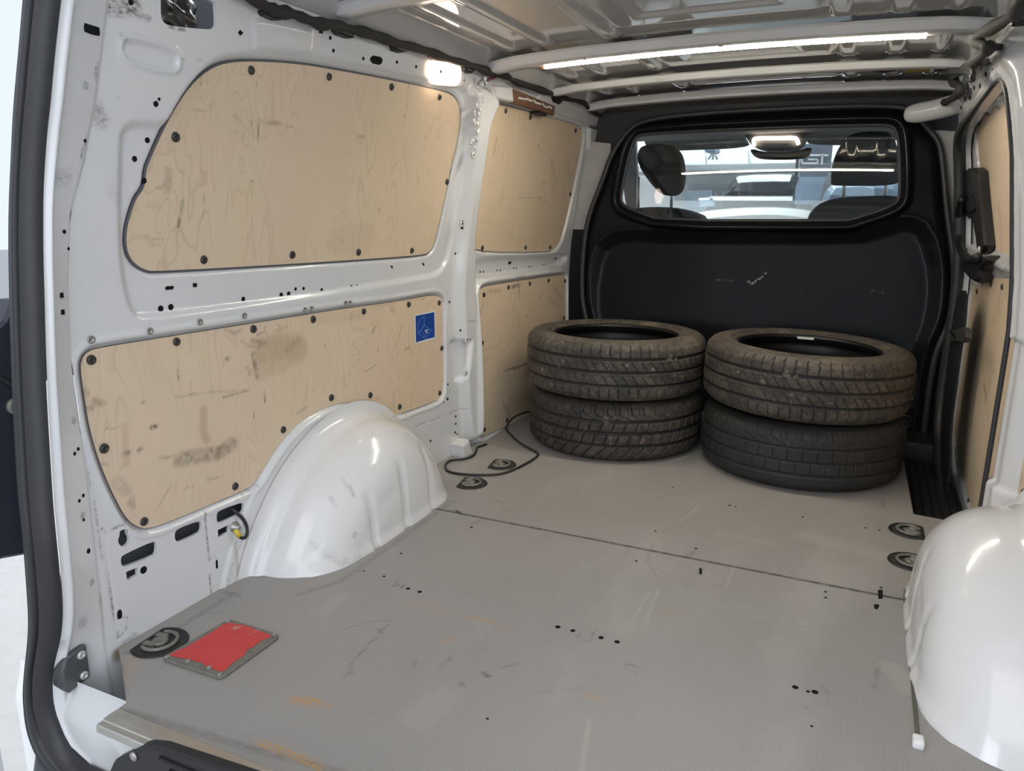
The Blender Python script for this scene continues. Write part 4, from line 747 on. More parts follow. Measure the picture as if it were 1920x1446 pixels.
# ------------------------------------------------------------------ right wall, sliding door
RIDGE_R = [(1.95, -.2), (2.30, -.2), (2.30, 1.4), (1.95, 1.4)]
OPEN = [(2.06, -.06), (2.055, .25), (2.06, .60), (2.075, .74), (2.10, 1.0), (2.12, 1.10), (2.16, 1.16), (2.24, 1.19), (2.40, 1.185), (3.05, 1.16), (3.17, 1.13), (3.22, 1.06), (3.235, .6), (3.235, -.06)]
OPEN = chaikin(OPEN, 1)
PLY_R = chaikin([(2.149,0.5007),(2.1528,0.4325),(2.1437,0.3661),(2.1519,0.3167),(2.1495,0.2808),(2.1364,0.2594),(2.1088,0.2484),(2.0196,0.2461),(1.8704,0.244),(1.6368,0.261)] + [(1.20, .25), (1.1, .30), (1.1, .58), (2.10, .585), (2.14, .56)], 1)
def relief_right(y, z):
    h = np.zeros_like(y)
    so = sdf(y, z, OPEN, .2); h += .040 * (1 - sst(so, .06, .12)) * sst(y, 1.6, 1.9)
    h += .006 * (1 - sst(np.abs(so - .018), .004, .012))
    h -= .012 * (1 - sst(sdf(y, z, PLY_R), .002, .010))
    h += .010 * sst(z, 1.15, 1.22)
    POC = [(2.13, .40), (2.10, .60), (2.115, .62), (2.16, .42)]
    h -= .02 * (1 - sst(sdf(y, z, POC), -.01, .006))
    return h
def fn_right(y, z, w): return (-xl(z) - relief_right(y, z) - w, y, z)
wall_right = sheet('wall_right', .80, 3.44, -.16, 1.36, .007, fn_right, WHITE, None, holes=[OPEN], edge=.03, flip=True, marks=lambda u, v: (0 * u, 0 * u)); struct(wall_right)
m = MB(); m.prism([(.72, -.25), (1.9, -.25), (1.9, 1.4), (.72, 1.4)], lambda a, b, h: (.93 + h, a, b), 0, .004); m.build('outer_skin', GREYCAV, wall_right)
ply(PLY_R, -1, -.004, 7, 'plywood panel at the right edge behind the right wheel arch', [], [([(2.0352,0.3014),(1.9319,0.282)], .02, .35)], [], [(2.1588,0.4179),(2.1423,0.261),(1.8958,0.2645)])
# sliding door
def fn_door(y, z, w):
    h = 0 * y; s = sdf(y, z, PLY_E); h = h - .010 * (1 - sst(s, .002, .012)); s = sdf(y, z, PLY_F); h = h - .008 * (1 - sst(s, .002, .010))
    h = h + .030 * (1 - sst(np.abs(z - .735), .008, .024)) + .0
    return (-xl(z) - .005 - h - w, y, z)
PLY_E = chaikin([(3.1229,1.1782),(3.02,1.1521),(2.8779,1.1798),(2.7893,1.1602),(2.694,1.1765),(2.6173,1.157),(2.4577,1.184),(2.4143,1.1555),(2.3756,1.1166),(2.3273,0.9935),(2.2993,0.872),(2.2859,0.7422),(2.7677,0.7222),(2.8409,0.7434),(2.9338,0.8015),(3.0191,0.872),(3.0822,1.0377)], 0)
PLY_F = chaikin([(3.0017,0.6624),(2.3381,0.7018),(2.2221,0.7028),(2.141,0.4884),(2.0863,0.2298),(2.1468,0.1006),(2.3014,0.0247),(2.4851,0.0021),(2.7768,0.019),(3.0464,0.057),(3.1484,0.0996),(3.1356,0.2548),(3.184,0.3713),(3.1512,0.4658),(3.2297,0.6127),(3.0213,0.6244)], 0)
door = sheet('door_2', 1.98, 3.36, -.10, 1.28, .012, fn_door, WHITE, None, flip=True, marks=lambda u, v: (0 * u, 0 * u)); struct(door)
ply(PLY_E, -1, -.001, 5, 'upper plywood panel on the sliding door at right, with a notched top edge', [([(2.6614,0.9021),(2.6799,0.8714)], .006, .4), ([(2.5456,1.0163),(2.5674,0.9741)], .008, .2)], [([(2.6379,0.8713),(2.5765,0.751)], .03, .2)], [], [(3.1445,1.189),(2.9397,1.1866),(2.6054,1.1826),(3.1707,1.0608),(2.6828,0.7334),(2.3832,0.7451)], .008)
ply(PLY_F, -1, -.001, 6, 'lower plywood panel on the sliding door at right, with a dark smudge', [([(2.6199,0.3596),(2.5805,0.3463),(2.5422,0.3334)], .016, .6), ([(2.5261,0.3904),(2.5244,0.3585)], .008, .5), ([(2.5063,0.3221),(2.4549,0.2864)], .010, .25), ([(2.6773,0.5692),(2.6039,0.5427)], .014, .25)], [([(2.5743,0.6283),(2.6029,0.562)], .02, .2)], [], [(3.2418,0.5961),(3.0646,0.6062),(2.9645,0.6492),(2.7575,0.657),(2.5403,0.6655),(3.1999,0.0871),(2.9672,-0.0057),(2.7536,0.0032),(2.5609,0.0048),(2.3456,0.1916)], .008)
for (y, z) in [(2.939,1.1739),(2.7416,1.1765),(2.592,1.1757)]:
    m = MB(); m.prism([(y - .05, z), (y + .05, z - .005), (y + .05, z + .045), (y - .05, z + .05)], Rp, .0, .012, .004); m.build('tab', WHITE2, door)
# seal of the sliding door opening
SP = chaikin(OPEN, 1); SP = [p for p in SP]
m = MB(); m.tube([Rp(p[0], p[1], .046) for p in SP], [.006 + .014 * float(sst(np.array(p[0]), 2.6, 3.2)) for p in SP], 8, True); sd = m.build('door_seal', SEALR, None, True); tag(sd, 'black rubber seal round the sliding door opening on the right', 'seal')
# black inner handle unit
hd = grp('door_handle', Rp(3.05, .85, .02), door); tag(hd, 'black plastic inner handle unit with a loop grip')
def Rq(o): return lambda a, b, h: Rp(a, b, o + h)
m = MB(); m.prism(chaikin([(3.2688,1.0322),(2.8787,1.0148),(2.8559,0.9627),(2.7577,0.8392),(2.6908,0.7544),(2.8676,0.7398),(2.9271,0.803),(3.0173,0.8507),(3.2435,0.8571),(3.3912,0.9025),(3.4505,0.9335),(3.3385,0.9798)], 1), Rq(.0), .0, .03, .008); smooth_by_angle(m.build('cover', BLACKP, hd))
m = MB(); m.prism(chaikin([(3.1467,0.9347),(3.0225,0.9389),(2.9346,0.9197),(2.8769,0.8784),(3.1111,0.8721)], 1), Rq(.0), .025, .036, .003); smooth_by_angle(m.build('latch_lever', TRIMBLK, hd))
m = MB(); m.tube(chaikin3([Rp(a, b, .05) for a, b in [(3.1078,0.923),(3.2118,0.8817),(3.2463,0.8147),(3.1885,0.7548),(3.0317,0.7243),(2.847,0.7215),(2.6605,0.7426)]], 2), .013, 10); m.build('grip', BLACKP, hd, True)
m = MB(); m.prism(chaikin([(3.329,0.714),(2.9424,0.7184),(2.6757,0.7453),(2.5382,0.7549),(2.4834,0.7354),(2.7162,0.7077),(2.7255,0.6595),(2.9592,0.6497),(3.1859,0.667)], 1), Rq(.0), 0.0, .04, .010); smooth_by_angle(m.build('lower_cover', BLACKP, hd))
m = MB(); m.tube([Rp(*[(2.6826,0.7735)][0], .045), Rp(*[(2.6807,0.7449)][0], .045)], .004, 6); m.build('lock_pin', STEEL, hd, True)

# ------------------------------------------------------------------ ceiling
BOW = [1.575, 2.357, 2.90, 3.33]
def fn_ceil(u, v, w):
    x = u; z = 1.385 - .020 * (x / .75) ** 2
    b = 0 * x
    for (x0, x1) in ((-.62, -.585), (-.50, -.47), (-.30, -.26), (.33, .37), (.47, .51), (.60, .625)):
        c = (x0 + x1) / 2; hw = (x1 - x0) / 2; s = np.abs(x - c) - hw
        m_ = np.ones_like(x)
        for yb in BOW: m_ = m_ * sst(np.abs(v - yb), .04, .07)
        b += .010 * (1 - sst(s, -.004, .010)) * m_
    for y0, y1 in ((.95, 1.34), (1.62, 2.20), (2.50, 2.82), (3.02, 3.24)):
        s = np.maximum(np.abs(x - .035) - .29, np.abs(v - (y0 + y1) / 2) - (y1 - y0) / 2)
        b += .012 * (1 - sst(s, -.035, .0)); b -= .008 * (1 - sst(s, -.13, -.10))
    z = z - b - .055 * sst(np.abs(x), .66, .74)
    return (x, v, z + w)
ceiling = sheet('ceiling', -.76, .76, .88, 3.60, .008, fn_ceil, ROOF, None, flip=True, marks=lambda u, v: (0 * u, 0 * u)); struct(ceiling)
def bow(y0, wd, dep, name='cross_bow', holes=True, seed=0):
    """hat-section roof bow"""
    prof = [(-wd * .75, 0), (-wd * .5, -.002), (-wd * .40, -dep), (-wd * .34, -dep - .002), (wd * .34, -dep - .002), (wd * .40, -dep), (wd * .5, -.002), (wd * .75, 0)]
    xs = np.linspace(-.72, .72, 90); V = []; r2 = np.random.default_rng(seed)
    wob = np.interp(xs, np.linspace(-.72, .72, 14), r2.uniform(-1, 1, 14) * .004)
    for i, x in enumerate(xs):
        zc = 1.362 - .020 * (x / .75) ** 2 - .006 * float(sst(np.array(abs(x)), .6, .72)); sc = 1 - .25 * float(sst(np.array(abs(x)), .5, .7))
        for k, (a, b) in enumerate(prof): V.append((x, y0 + a * sc + (wob[i] if k in (0, 1, 6, 7) else 0), zc + b))
    n = len(prof); idx = np.arange(len(V)).reshape(-1, n); a, b, c, d = idx[:-1, :-1].ravel(), idx[1:, :-1].ravel(), idx[1:, 1:].ravel(), idx[:-1, 1:].ravel()
    o = mesh(name, np.array(V), np.stack([a, d, c, b], 1), WHITE2, ceiling, True); smooth_by_angle(o, 35)
    return o
bow(BOW[0], .08, .020, seed=1); bow(BOW[1], .10, .022, seed=2); bow(BOW[2], .065, .020, seed=3); bow(BOW[3], .075, .026, seed=4)
for (x, y) in ((-.38, 2.33), (.03, 2.34), (-.44, 1.56), (-.38, 1.55)):
    m = MB(); m.lathe([(.010, 0), (.009, -.003), (.004, -.004), (0, -.003)], (x, y, 1.338 - .020 * (x / .75) ** 2), (0, 0, 1), 14); m.build('plug', STEEL, ceiling, True)
# roof side rails
for s in (-1, 1):
    prof = [(.700, 1.372), (.700, 1.348), (.712, 1.338), (.728, 1.336), (.742, 1.326), (.75, 1.322)]
    V = []
    ysr = np.linspace(.90, 3.44, 80)
    for y in ysr: V += [(s * (a - .0), y, b) for a, b in prof]
    n = len(prof); idx = np.arange(len(V)).reshape(-1, n); a, b, c, d = idx[:-1, :-1].ravel(), idx[1:, :-1].ravel(), idx[1:, 1:].ravel(), idx[:-1, 1:].ravel()
    o = mesh('side_rail', np.array(V), np.stack([a, b, c, d], 1), WHITE2, ceiling, True); smooth_by_angle(o, 30)
m = MB(); m.prism(chaikin([(.42, 2.985), (.50, 2.985), (.51, 3.05), (.43, 3.06)], 2), lambda a, b, h: (a, b, 1.368 + h - .020 * (a / .75) ** 2), -.012, -.003); m.build('access_hole', DARKHOLE, ceiling)
m = MB(); m.box(.525, .60, 2.99, 3.015, 1.335, 1.339); m.build('yellow_patch', simple('ochre_tape', (.30, .21, .03), .6), ceiling)

# LED strip
led = grp('led_strip', (0, 2.455, 1.33)); tag(led, 'glowing white LED light strip across the ceiling on a roof bow', 'light strip')
LX = np.linspace(-.535, .555, 60)
def ledz(x): return 1.3365 - .020 * (x / .75) ** 2
LEDY = 2.39
m = MB()
for a, b in zip(LX[:-1], LX[1:]):
    za, zb = ledz(a), ledz(b)
    V = [(a, LEDY - .010, za), (a, LEDY + .010, za), (b, LEDY + .010, zb), (b, LEDY - .010, zb)]; V2 = [(x, y, z - .002) for x, y, z in V]
    m.add(V + V2, [(0, 1, 2, 3), (4, 7, 6, 5), (0, 3, 7, 4), (1, 5, 6, 2)])
m.build('tape', emit('led_backing_glow', (1.0, .91, .74), 78.0), led)
m = MB()
for k in range(72):
    x = -.53 + 1.08 * k / 71; z = ledz(x) - .0021; m.box(x - .0035, x + .0035, LEDY - .004, LEDY + .004, z - .0016, z)
m.build('diodes', emit('led_diodes', (1.0, .94, .80), 160.0), led)['kind'] = 'stuff'
m = MB(); m.box(-.548, -.537, LEDY - .008, LEDY + .008, ledz(-.54) - .004, ledz(-.54) + .001); m.build('solder_end', simple('copper_end', (.45, .16, .08), .5), led)

# dome lamp on left wall
lamp = grp('load_lamp', Lp(*[(2.1203,1.2815)][0], 0)); tag(lamp, 'glowing rectangular load area lamp at the top of the left wall', 'lamp')
LPp = [(2.0186,1.2946),(2.0522,1.3045),(2.1412,1.309),(2.1635,1.3036),(2.1743,1.2656),(2.1564,1.2492),(2.0609,1.24),(2.0229,1.2433),(2.0107,1.2818)]
m = MB(); m.prism(chaikin(LPp, 1), Lq(0), -.005, .022, .006); smooth_by_angle(m.build('lens', emit('warm_lens', (1.0, .74, .55), 7.0), lamp))
m = MB(); q = [(2.0411,1.2721)][0]; m.lathe([(.005, 0), (.005, .003), (0, .003)], Lp(q[0], q[1], .021), (1, 0, 0), 12); m.build('switch', simple('lamp_switch', (.35, .18, .12), .5), lamp, True)
m = MB(); m.prism(chaikin([(2.0424,1.3058),(2.194,1.3191),(2.2204,1.2673),(2.1918,1.2507),(2.0947,1.2416),(2.0467,1.2452),(2.0335,1.2956)], 1), Lq(0), -.005, .006, .002); m.build('housing', WHT, lamp)

# wiring harness on the left
HP = [(1.2155,1.301),(1.2893,1.2877),(1.3283,1.2845),(1.3527,1.2817),(1.3882,1.2873),(1.4314,1.287),(1.4864,1.2843),(1.5381,1.2949),(1.5985,1.2979),(1.6778,1.3028),(1.7673,1.3025),(1.8603,1.3081),(1.9658,1.3093),(2.0783,1.3102),(2.203,1.3175),(2.3406,1.3158),(2.4706,1.3259),(2.5236,1.315),(2.6842,1.3202),(2.8702,1.3232),(3.0567,1.3235),(3.2404,1.3404),(3.337,1.3125),(3.5873,1.3057),(3.9042,1.306),(4.0715,1.3065)]
har = grp('wiring_harness', Lp(*HP[8], .022)); tag(har, 'black taped wiring harness along the top edge of the left wall', 'wiring')
H3 = chaikin3([Lp(a, b, .024) for a, b in HP], 2); rr = .011 + .0035 * np.sin(np.arange(len(H3)) * .9) * np.cos(np.arange(len(H3)) * .37)
rr = np.interp(np.arange(len(H3)), [0, len(H3) * .7, len(H3)], [1.15, 1.0, .75]) * rr
m = MB(); m.tube(H3, list(rr), 10); m.build('loom', TAPE, har, True)
for P in ([(1.3183,1.2795),(1.3787,1.2844),(1.3814,1.2776),(1.3741,1.2708),(1.3582,1.2675),(1.3259,1.27),(1.3191,1.2736)], [(1.5573,1.2953),(1.62,1.3009),(1.6241,1.2922),(1.622,1.2822),(1.6075,1.2806),(1.5723,1.2809),(1.5591,1.2864)], [(1.7973,1.3027),(1.8582,1.306),(1.8593,1.2929),(1.8396,1.2881),(1.8089,1.2879),(1.7993,1.2953)], [(1.9926,1.315),(2.0271,1.3196),(2.0128,1.2986),(1.9937,1.3025)], [(2.1841,1.3061),(2.2411,1.3137),(2.2514,1.3059),(2.2333,1.2968),(2.1874,1.2974)], [(2.8899,1.3206),(3.0187,1.3173),(2.9947,1.2981),(2.9363,1.2989)]):
    m = MB(); m.prism(P, Lq(0), 0, .022, .004); m.build('clip', BLACKP, har)
m = MB(); m.tube([Lp(a, b, .03) for a, b in [(2.3592,1.3084),(2.3277,1.2907),(2.3147,1.2759),(2.3313,1.2912),(2.3793,1.3082)]], .004, 6); m.build('red_wire', simple('dark_red_wire', (.09, .012, .018), .5), har, True)
for k, P in enumerate(([(2.5588,1.2898),(2.6265,1.2846)], [(2.6938,1.3046),(2.7892,1.2986)])):
    pass
# wiring harness on the right
HP = [(1.652,1.2505),(1.7055,1.2417),(1.7255,1.2265),(1.8325,1.24),(2.0447,1.2658),(2.2641,1.2957),(2.3032,1.286),(2.1748,1.2517),(2.0863,1.2339),(2.2546,1.2434),(2.4861,1.2585),(2.8358,1.2915),(2.9004,1.279),(2.6744,1.2334),(2.7668,1.2266),(3.1194,1.2501),(3.352,1.2705)]
har2 = grp('wiring_harness', Rp(*HP[6], .08)); tag(har2, 'looped black wiring harness at the top right corner above the sliding door', 'wiring')
m = MB(); H3 = chaikin3([Rp(a, b, .08) for a, b in HP], 2); m.tube(H3, list(.013 + .003 * np.sin(np.arange(len(H3)) * .8)), 10); m.build('loom', TAPE, har2, True)
m = MB(); m.tube(chaikin3([Rp(a, b, .09) for a, b in [(3.9792,1.4794),(2.9483,1.3198),(2.4823,1.249),(2.3533,1.2177),(2.35,1.2003)]], 2), .008, 8); m.build('branch', CABLE, har2, True)
m = MB(); m.tube(chaikin3([Rp(a, b, .09) for a, b in [(2.5956,1.2703),(2.3678,1.2356),(2.312,1.2112),(2.3803,1.2088),(2.4214,1.2217)]], 2), .006, 8); m.build('branch', CABLE, har2, True)
for P in ([(1.8413,1.239),(1.7918,1.2273),(1.8169,1.2193),(1.8618,1.2307)], [(2.2052,1.2626),(2.1294,1.2458),(2.1493,1.2368),(2.216,1.2466)], [(2.4631,1.2716),(2.3472,1.2539),(2.3164,1.2333),(2.4154,1.2473)]):
    m = MB(); m.prism(P, Rq(.0), .05, .08, .004); m.build('clip', BLACKP, har2)
# bracket pieces at the right roof rail
m = MB(); m.tube(chaikin3([(.545, 3.30, 1.232), (.60, 3.29, 1.236), (.66, 3.26, 1.243), (.74, 3.22, 1.262)], 2), [.008, .018, .026, .031, .034] + [.036] * 11, 14)
m.build('roof_brace', WHITE2, wall_right, True)
for k in range(7):
    y = 2.35 + k * .11; m = MB(); w = .035 + .010 * (k % 3); m.prism([(y - w, 1.235 + .006 * (k % 2)), (y + w, 1.235), (y + w * .8, 1.285), (y - w * .7, 1.29)], Rp, .035, .053 + .003 * (k % 2), .008); m.build('rail_gusset', WHITE2, wall_right)
disc([(2.30 + .12 * k, 1.215 + .012 * (k % 2), .006) for k in range(7)], .006, lambda a, b, h: Rp(a, b, .051 + h), DARKHOLE, wall_right, h=.0015)

# wooden strip
ws = grp('wooden_strip', Lp(*[(2.7131,1.2682)][0], .03)); tag(ws, 'brown wooden strip with white paint marks above the front left panel', 'strip')
BRN = simple('brown_wood', (.17, .085, .045), .6, var=.35, vs=60)
m = MB(); m.prism([(2.5353,1.2918),(2.9301,1.2832),(2.9392,1.2481),(2.8652,1.2498),(2.5431,1.2471)], Lq(.014), 0, .014, .002); m.build('strip', BRN, ws)
m = MB()
for pl in ([(2.5822,1.269),(2.6282,1.2714),(2.6563,1.2732)], [(2.6536,1.2783),(2.671,1.2732),(2.7055,1.2739)], [(2.7131,1.2786),(2.737,1.2723),(2.7888,1.273)], [(2.7978,1.276),(2.8342,1.2689),(2.8662,1.2708)], [(2.8641,1.2744),(2.8999,1.2709)]): pen(m, pl, .006, Lq(.028), 0, .001)
m.build('paint_marks', WHT, ws)
m = MB(); m.prism([(2.7752,1.2473),(2.8608,1.2474),(2.8547,1.2368),(2.7693,1.2371)], Lq(.0), .0, .03, .002); m.build('strap_end', BLACKP, ws)

# ------------------------------------------------------------------ bulkhead
BO = chaikin([(-0.5514,1.242),(-0.4824,1.2749),(-0.2614,1.2908),(0.0645,1.2935),(0.3644,1.29),(0.5249,1.2795),(0.5684,1.2657),(0.6027,1.2331),(0.6383,1.1891),(0.6791,1.145),(0.7003,1.0705),(0.7363,0.8724),(0.7772,0.7112),(0.792,0.5881),(0.7925,0.4623),(0.7591,0.3528),(0.7493,0.2428),(0.7494,0.1093),(0.7482,-0.05),(0.7528,-0.142),(0.1919,-0.3024),(-0.6682,-0.1616),(-0.6797,0.2126),(-0.6891,0.342),(-0.7245,0.4426),(-0.7388,0.569),(-0.7364,0.7683),(-0.7159,0.8783),(-0.6682,1.0095),(-0.6364,1.1213),(-0.5938,1.189)], 2)
WO = chaikin([(-0.4844,1.2123),(-0.1892,1.2162),(0.1738,1.2162),(0.4766,1.2115),(0.5167,1.2019),(0.5369,1.1696),(0.555,1.0541),(0.5671,0.9431),(0.5594,0.9106),(0.5111,0.8838),(0.4081,0.8479),(0.385,0.8414),(-0.3649,0.8351),(-0.5142,0.8812),(-0.5603,0.9071),(-0.5693,0.9426),(-0.5521,1.0776),(-0.5314,1.1733),(-0.5155,1.2022)], 1)
LOWP = chaikin([(-0.6736,0.6958),(-0.5983,0.7705),(-0.4725,0.7821),(-0.386,0.7739),(0.4142,0.7866),(0.5094,0.8091),(0.5996,0.8514),(0.6782,0.8113),(0.7454,0.6277),(0.7467,0.4594),(0.7218,0.3499),(0.7113,0.105),(0.7076,-0.1254),(-0.6188,-0.1553),(-0.6464,0.2674),(-0.6984,0.4695)], 1)
BMK = [([(0.0176,0.5828),(0.0384,0.5722),(0.0654,0.5963),(0.0877,0.6199)], .006, .95), ([(-0.1141,0.582),(-0.0454,0.5825)], .003, .3), ([(0.5056,0.5643),(0.5453,0.5597)], .003, .4), ([(0.2312,0.5513),(0.2482,0.5499)], .004, .2)]
def fn_bulk(x, z, w):
    s = sdf(x, z, WO, .2); so = sdf(x, z, BO, .2); h = 0 * x
    h += .030 * (1 - sst(s, .028, .050)) * sst(s, -.002, .022)
    h += .004 * (1 - sst(np.abs(s - .006), .002, .006))
    sl_ = sdf(x, z, LOWP, .2); h -= .030 * (1 - sst(sl_, -.05, .02)); h += .004 * (1 - sst(np.abs(sl_ - .02), .004, .014))
    h += -.030 * sst(so, -.045, -.0)
    #, (.25, .20), (.28, .55), (-.28, .55)], 2), .2), -.04, .02))
    return (x, YB + .115 * (z - .95) - h, z)
BULKM, nt, b = newmat('charcoal_bulkhead'); b.inputs['Specular IOR Level'].default_value = .12; v = coords(nt); R_ = attr(nt); br = ramp(nt, noise(nt, v, 90, 4, .7), .42, .6)
cc = mixc(nt, noise(nt, v, 4, 3), (.006, .007, .0092), (.009, .0098, .012)); cc = mixc(nt, math_(nt, 'MULTIPLY', R_[0], br), cc, (.42, .42, .42))
nt.links.new(cc, b.inputs['Base Color']); b.inputs['Roughness'].default_value = .19; b.inputs['Coat Weight'].default_value = .06; b.inputs['Coat Roughness'].default_value = .12; bump(nt, noise(nt, v, 5, 2), .10, .01, b)
wall_front = sheet('wall_front', -.80, .90, -.06, 1.34, .006, fn_bulk, BULKM, None, outline=BO, holes=[WO], marks=lambda u, v: (marks_value(u, v, BMK), 0 * u)); struct(wall_front)
# rim lines of the window rubber
m = MB(); P = WO; m.tube([Bp(p[0], p[1], .004) for p in P], .0075, 8, True); m.build('window_rubber', SEALR, wall_front, True)
m = MB(); P = BO; m.tube([Bp(p[0], p[1], -.018) for p in P], .012, 8, True); m.build('rubber_edge', SEALR, wall_front, True)
for (x, z) in [(-0.5899,0.612),(-0.5718,0.6126),(0.0277,0.5672),(0.0521,0.5682),(0.5204,0.5541),(0.5438,0.5553),(0.7005,0.2868)]:
    m = MB(); m.lathe([(.0075, 0), (.0075, .002), (.0045, .003), (.004, .0), (0, .0)], Bp(x, z, -.046), (0, -1, 0), 14); m.build('rivet', ZINC, wall_front, True)
# glass
win = MB(); n = len(WO); ww = np.array(WO); cc_ = ww.mean(0); V = [Bp(a, b, -.004) for a, b in ww] + [Bp(a, b, -.009) for a, b in ww]
win.add(V, [tuple(range(n)), tuple(range(2 * n - 1, n - 1, -1))] + [(k, n + k, n + (k + 1) % n, (k + 1) % n) for k in range(n)])
wo = win.build('window_1', GLASS, None); struct(wo)
# trims beside the bulkhead
def plate(name, poly, fn, h0, h1, mat, parent, ch=.0):
    m = MB(); m.prism(poly, fn, h0, h1, ch); return m.build(name, mat, parent)
def Cp(a, b, h): return (a, 3.47 - h, b)
t1 = plate('trim_1', [(-0.8075,1.1998),(-0.6514,1.1805),(-0.6488,1.1055),(-0.6941,0.915),(-0.7158,0.7628),(-0.8509,0.7606)], Cp, 0, .02, GREYTRIM, None); struct(t1)
t1b = plate('lower_trim', [(-.90, -.06), (-.60, -.06), (-.60, .79), (-.90, .79)], Cp, 0, .03, TRIMBLK, t1)
t2 = plate('trim_2', [(0.6335,1.1893),(0.7367,1.1794),(0.7871,1.0121),(0.7951,0.7714),(0.7529,0.7603),(0.6959,1.0731)], Cp, 0, .03, GREYTRIM, None); struct(t2)
t2b = plate('lower_trim', [(.60, -.06), (.92, -.06), (.90, .78), (.78, .79), (.60, .79)], Cp, 0, .05, TRIMBLK, t2)
t2c = plate('door_pillar_trim', chaikin([(2.9928,0.6114),(2.7764,0.6308),(2.7079,0.5282),(2.7228,0.4319),(2.7099,0.3368),(2.7024,0.2073),(2.5314,0.0639),(2.7334,-0.004),(2.9514,0.1333),(3.0149,0.3149),(3.0461,0.5027)], 1), lambda a, b, h: (.80 - h, a, b), .024, .03, TRIMBLK, t2)
buckle = grp('belt_guide', (.765, *[(2.7982,0.4808)][0])); tag(buckle, 'small black ribbed belt guide on the dark pillar trim by the sliding door', 'belt guide')
BG = simple('belt_guide_black', (.03, .03, .028), .5)
plate('body', chaikin([(2.7597,0.51),(2.5338,0.5454),(2.4776,0.5111),(2.5783,0.4909),(2.713,0.4754)], 1), lambda a, b, h: (.77 - h, a, b), 0, .015, BG, buckle, .003)
plate('strap', [(2.97,0.4759),(2.7748,0.5046),(2.7317,0.4727),(2.9254,0.4451)], lambda a, b, h: (.77 - h, a, b), 0, .012, BG, buckle, .001)
q = [(2.9497,0.4786),(2.7538,0.5056),(2.713,0.4754)]
for k in range(5):
    zz = q[2][1] + (q[0][1] - q[2][1]) * (k + .3) / 5
    m = MB(); m.box(.7555, .759, q[1][0] + .008, q[0][0] - .008, zz, zz + .005, .001); m.build('rib', TRIMBLK, buckle)
# dark cab roof gap above the bulkhead
# step well at the sliding door
stp = grp('step_well', (.77, 2.9, -.05)); tag(stp, 'black plastic step well beside the load floor at the sliding door', 'step')
m = MB(); m.prism([(.655, 2.36), (.90, 2.36), (.90, 3.42), (.655, 3.42)], Fp, -.09, -.045); m.build('tread', BLACKP, stp)
for k in range(6):
    x = .69 + .025 * k; m = MB(); m.box(x, x + .010, 2.42, 3.05, -.046, -.040, .002); m.build('rib', BLACKP, stp)
m = MB(); m.prism([(.668, 3.10), (.82, 3.10), (.82, 3.40), (.668, 3.40)], Fp, -.06, .020, .008); smooth_by_angle(m.build('riser', BLACKP, stp))
m = MB(); m.box(.665, .672, 2.37, 3.10, -.05, -.001); m.build('side', BLACKP, stp)
# white base piece and fittings in the front right corner
fit = grp('tensioner_bracket', (.66, 3.33, .10)); tag(fit, 'white bracket with a black round fitting beside the right tyre stack', 'bracket')
plate('bracket', [(0.6545,0.1661),(0.6817,0.1645),(0.6913,0.112),(0.7066,0.0959),(0.7215,0.0144),(0.7004,-0.0042),(0.6735,-0.0077)], lambda a, b, h: (a, 3.34 - h, b), -.01, .02, WHITE2, fit, .003)
c0 = [(0.679,0.0532)][0]; m = MB(); m.lathe([(.030, -.02), (.030, .012), (.022, .016), (.018, .010), (.010, .012), (0, .012)], (c0[0], 3.30, c0[1]), (0, -1, 0), 22); m.build('round_fitting', BLACKP, fit, True)
c0 = [(0.6888,0.1498)][0]; plate('lever', [(0.663,0.25),(0.7039,0.2539),(0.7088,0.211),(0.7086,0.1123),(0.6906,0.1035),(0.6737,0.1525)], lambda a, b, h: (a, 3.315 - h, b), -.02, .02, BLACKP, fit, .003)
m = MB(); m.lathe([(.009, 0), (.009, .004), (.004, .006), (0, .004)], (c0[0], 3.293, c0[1]), (0, -1, 0), 14); m.build('bolt', STEEL, fit, True)

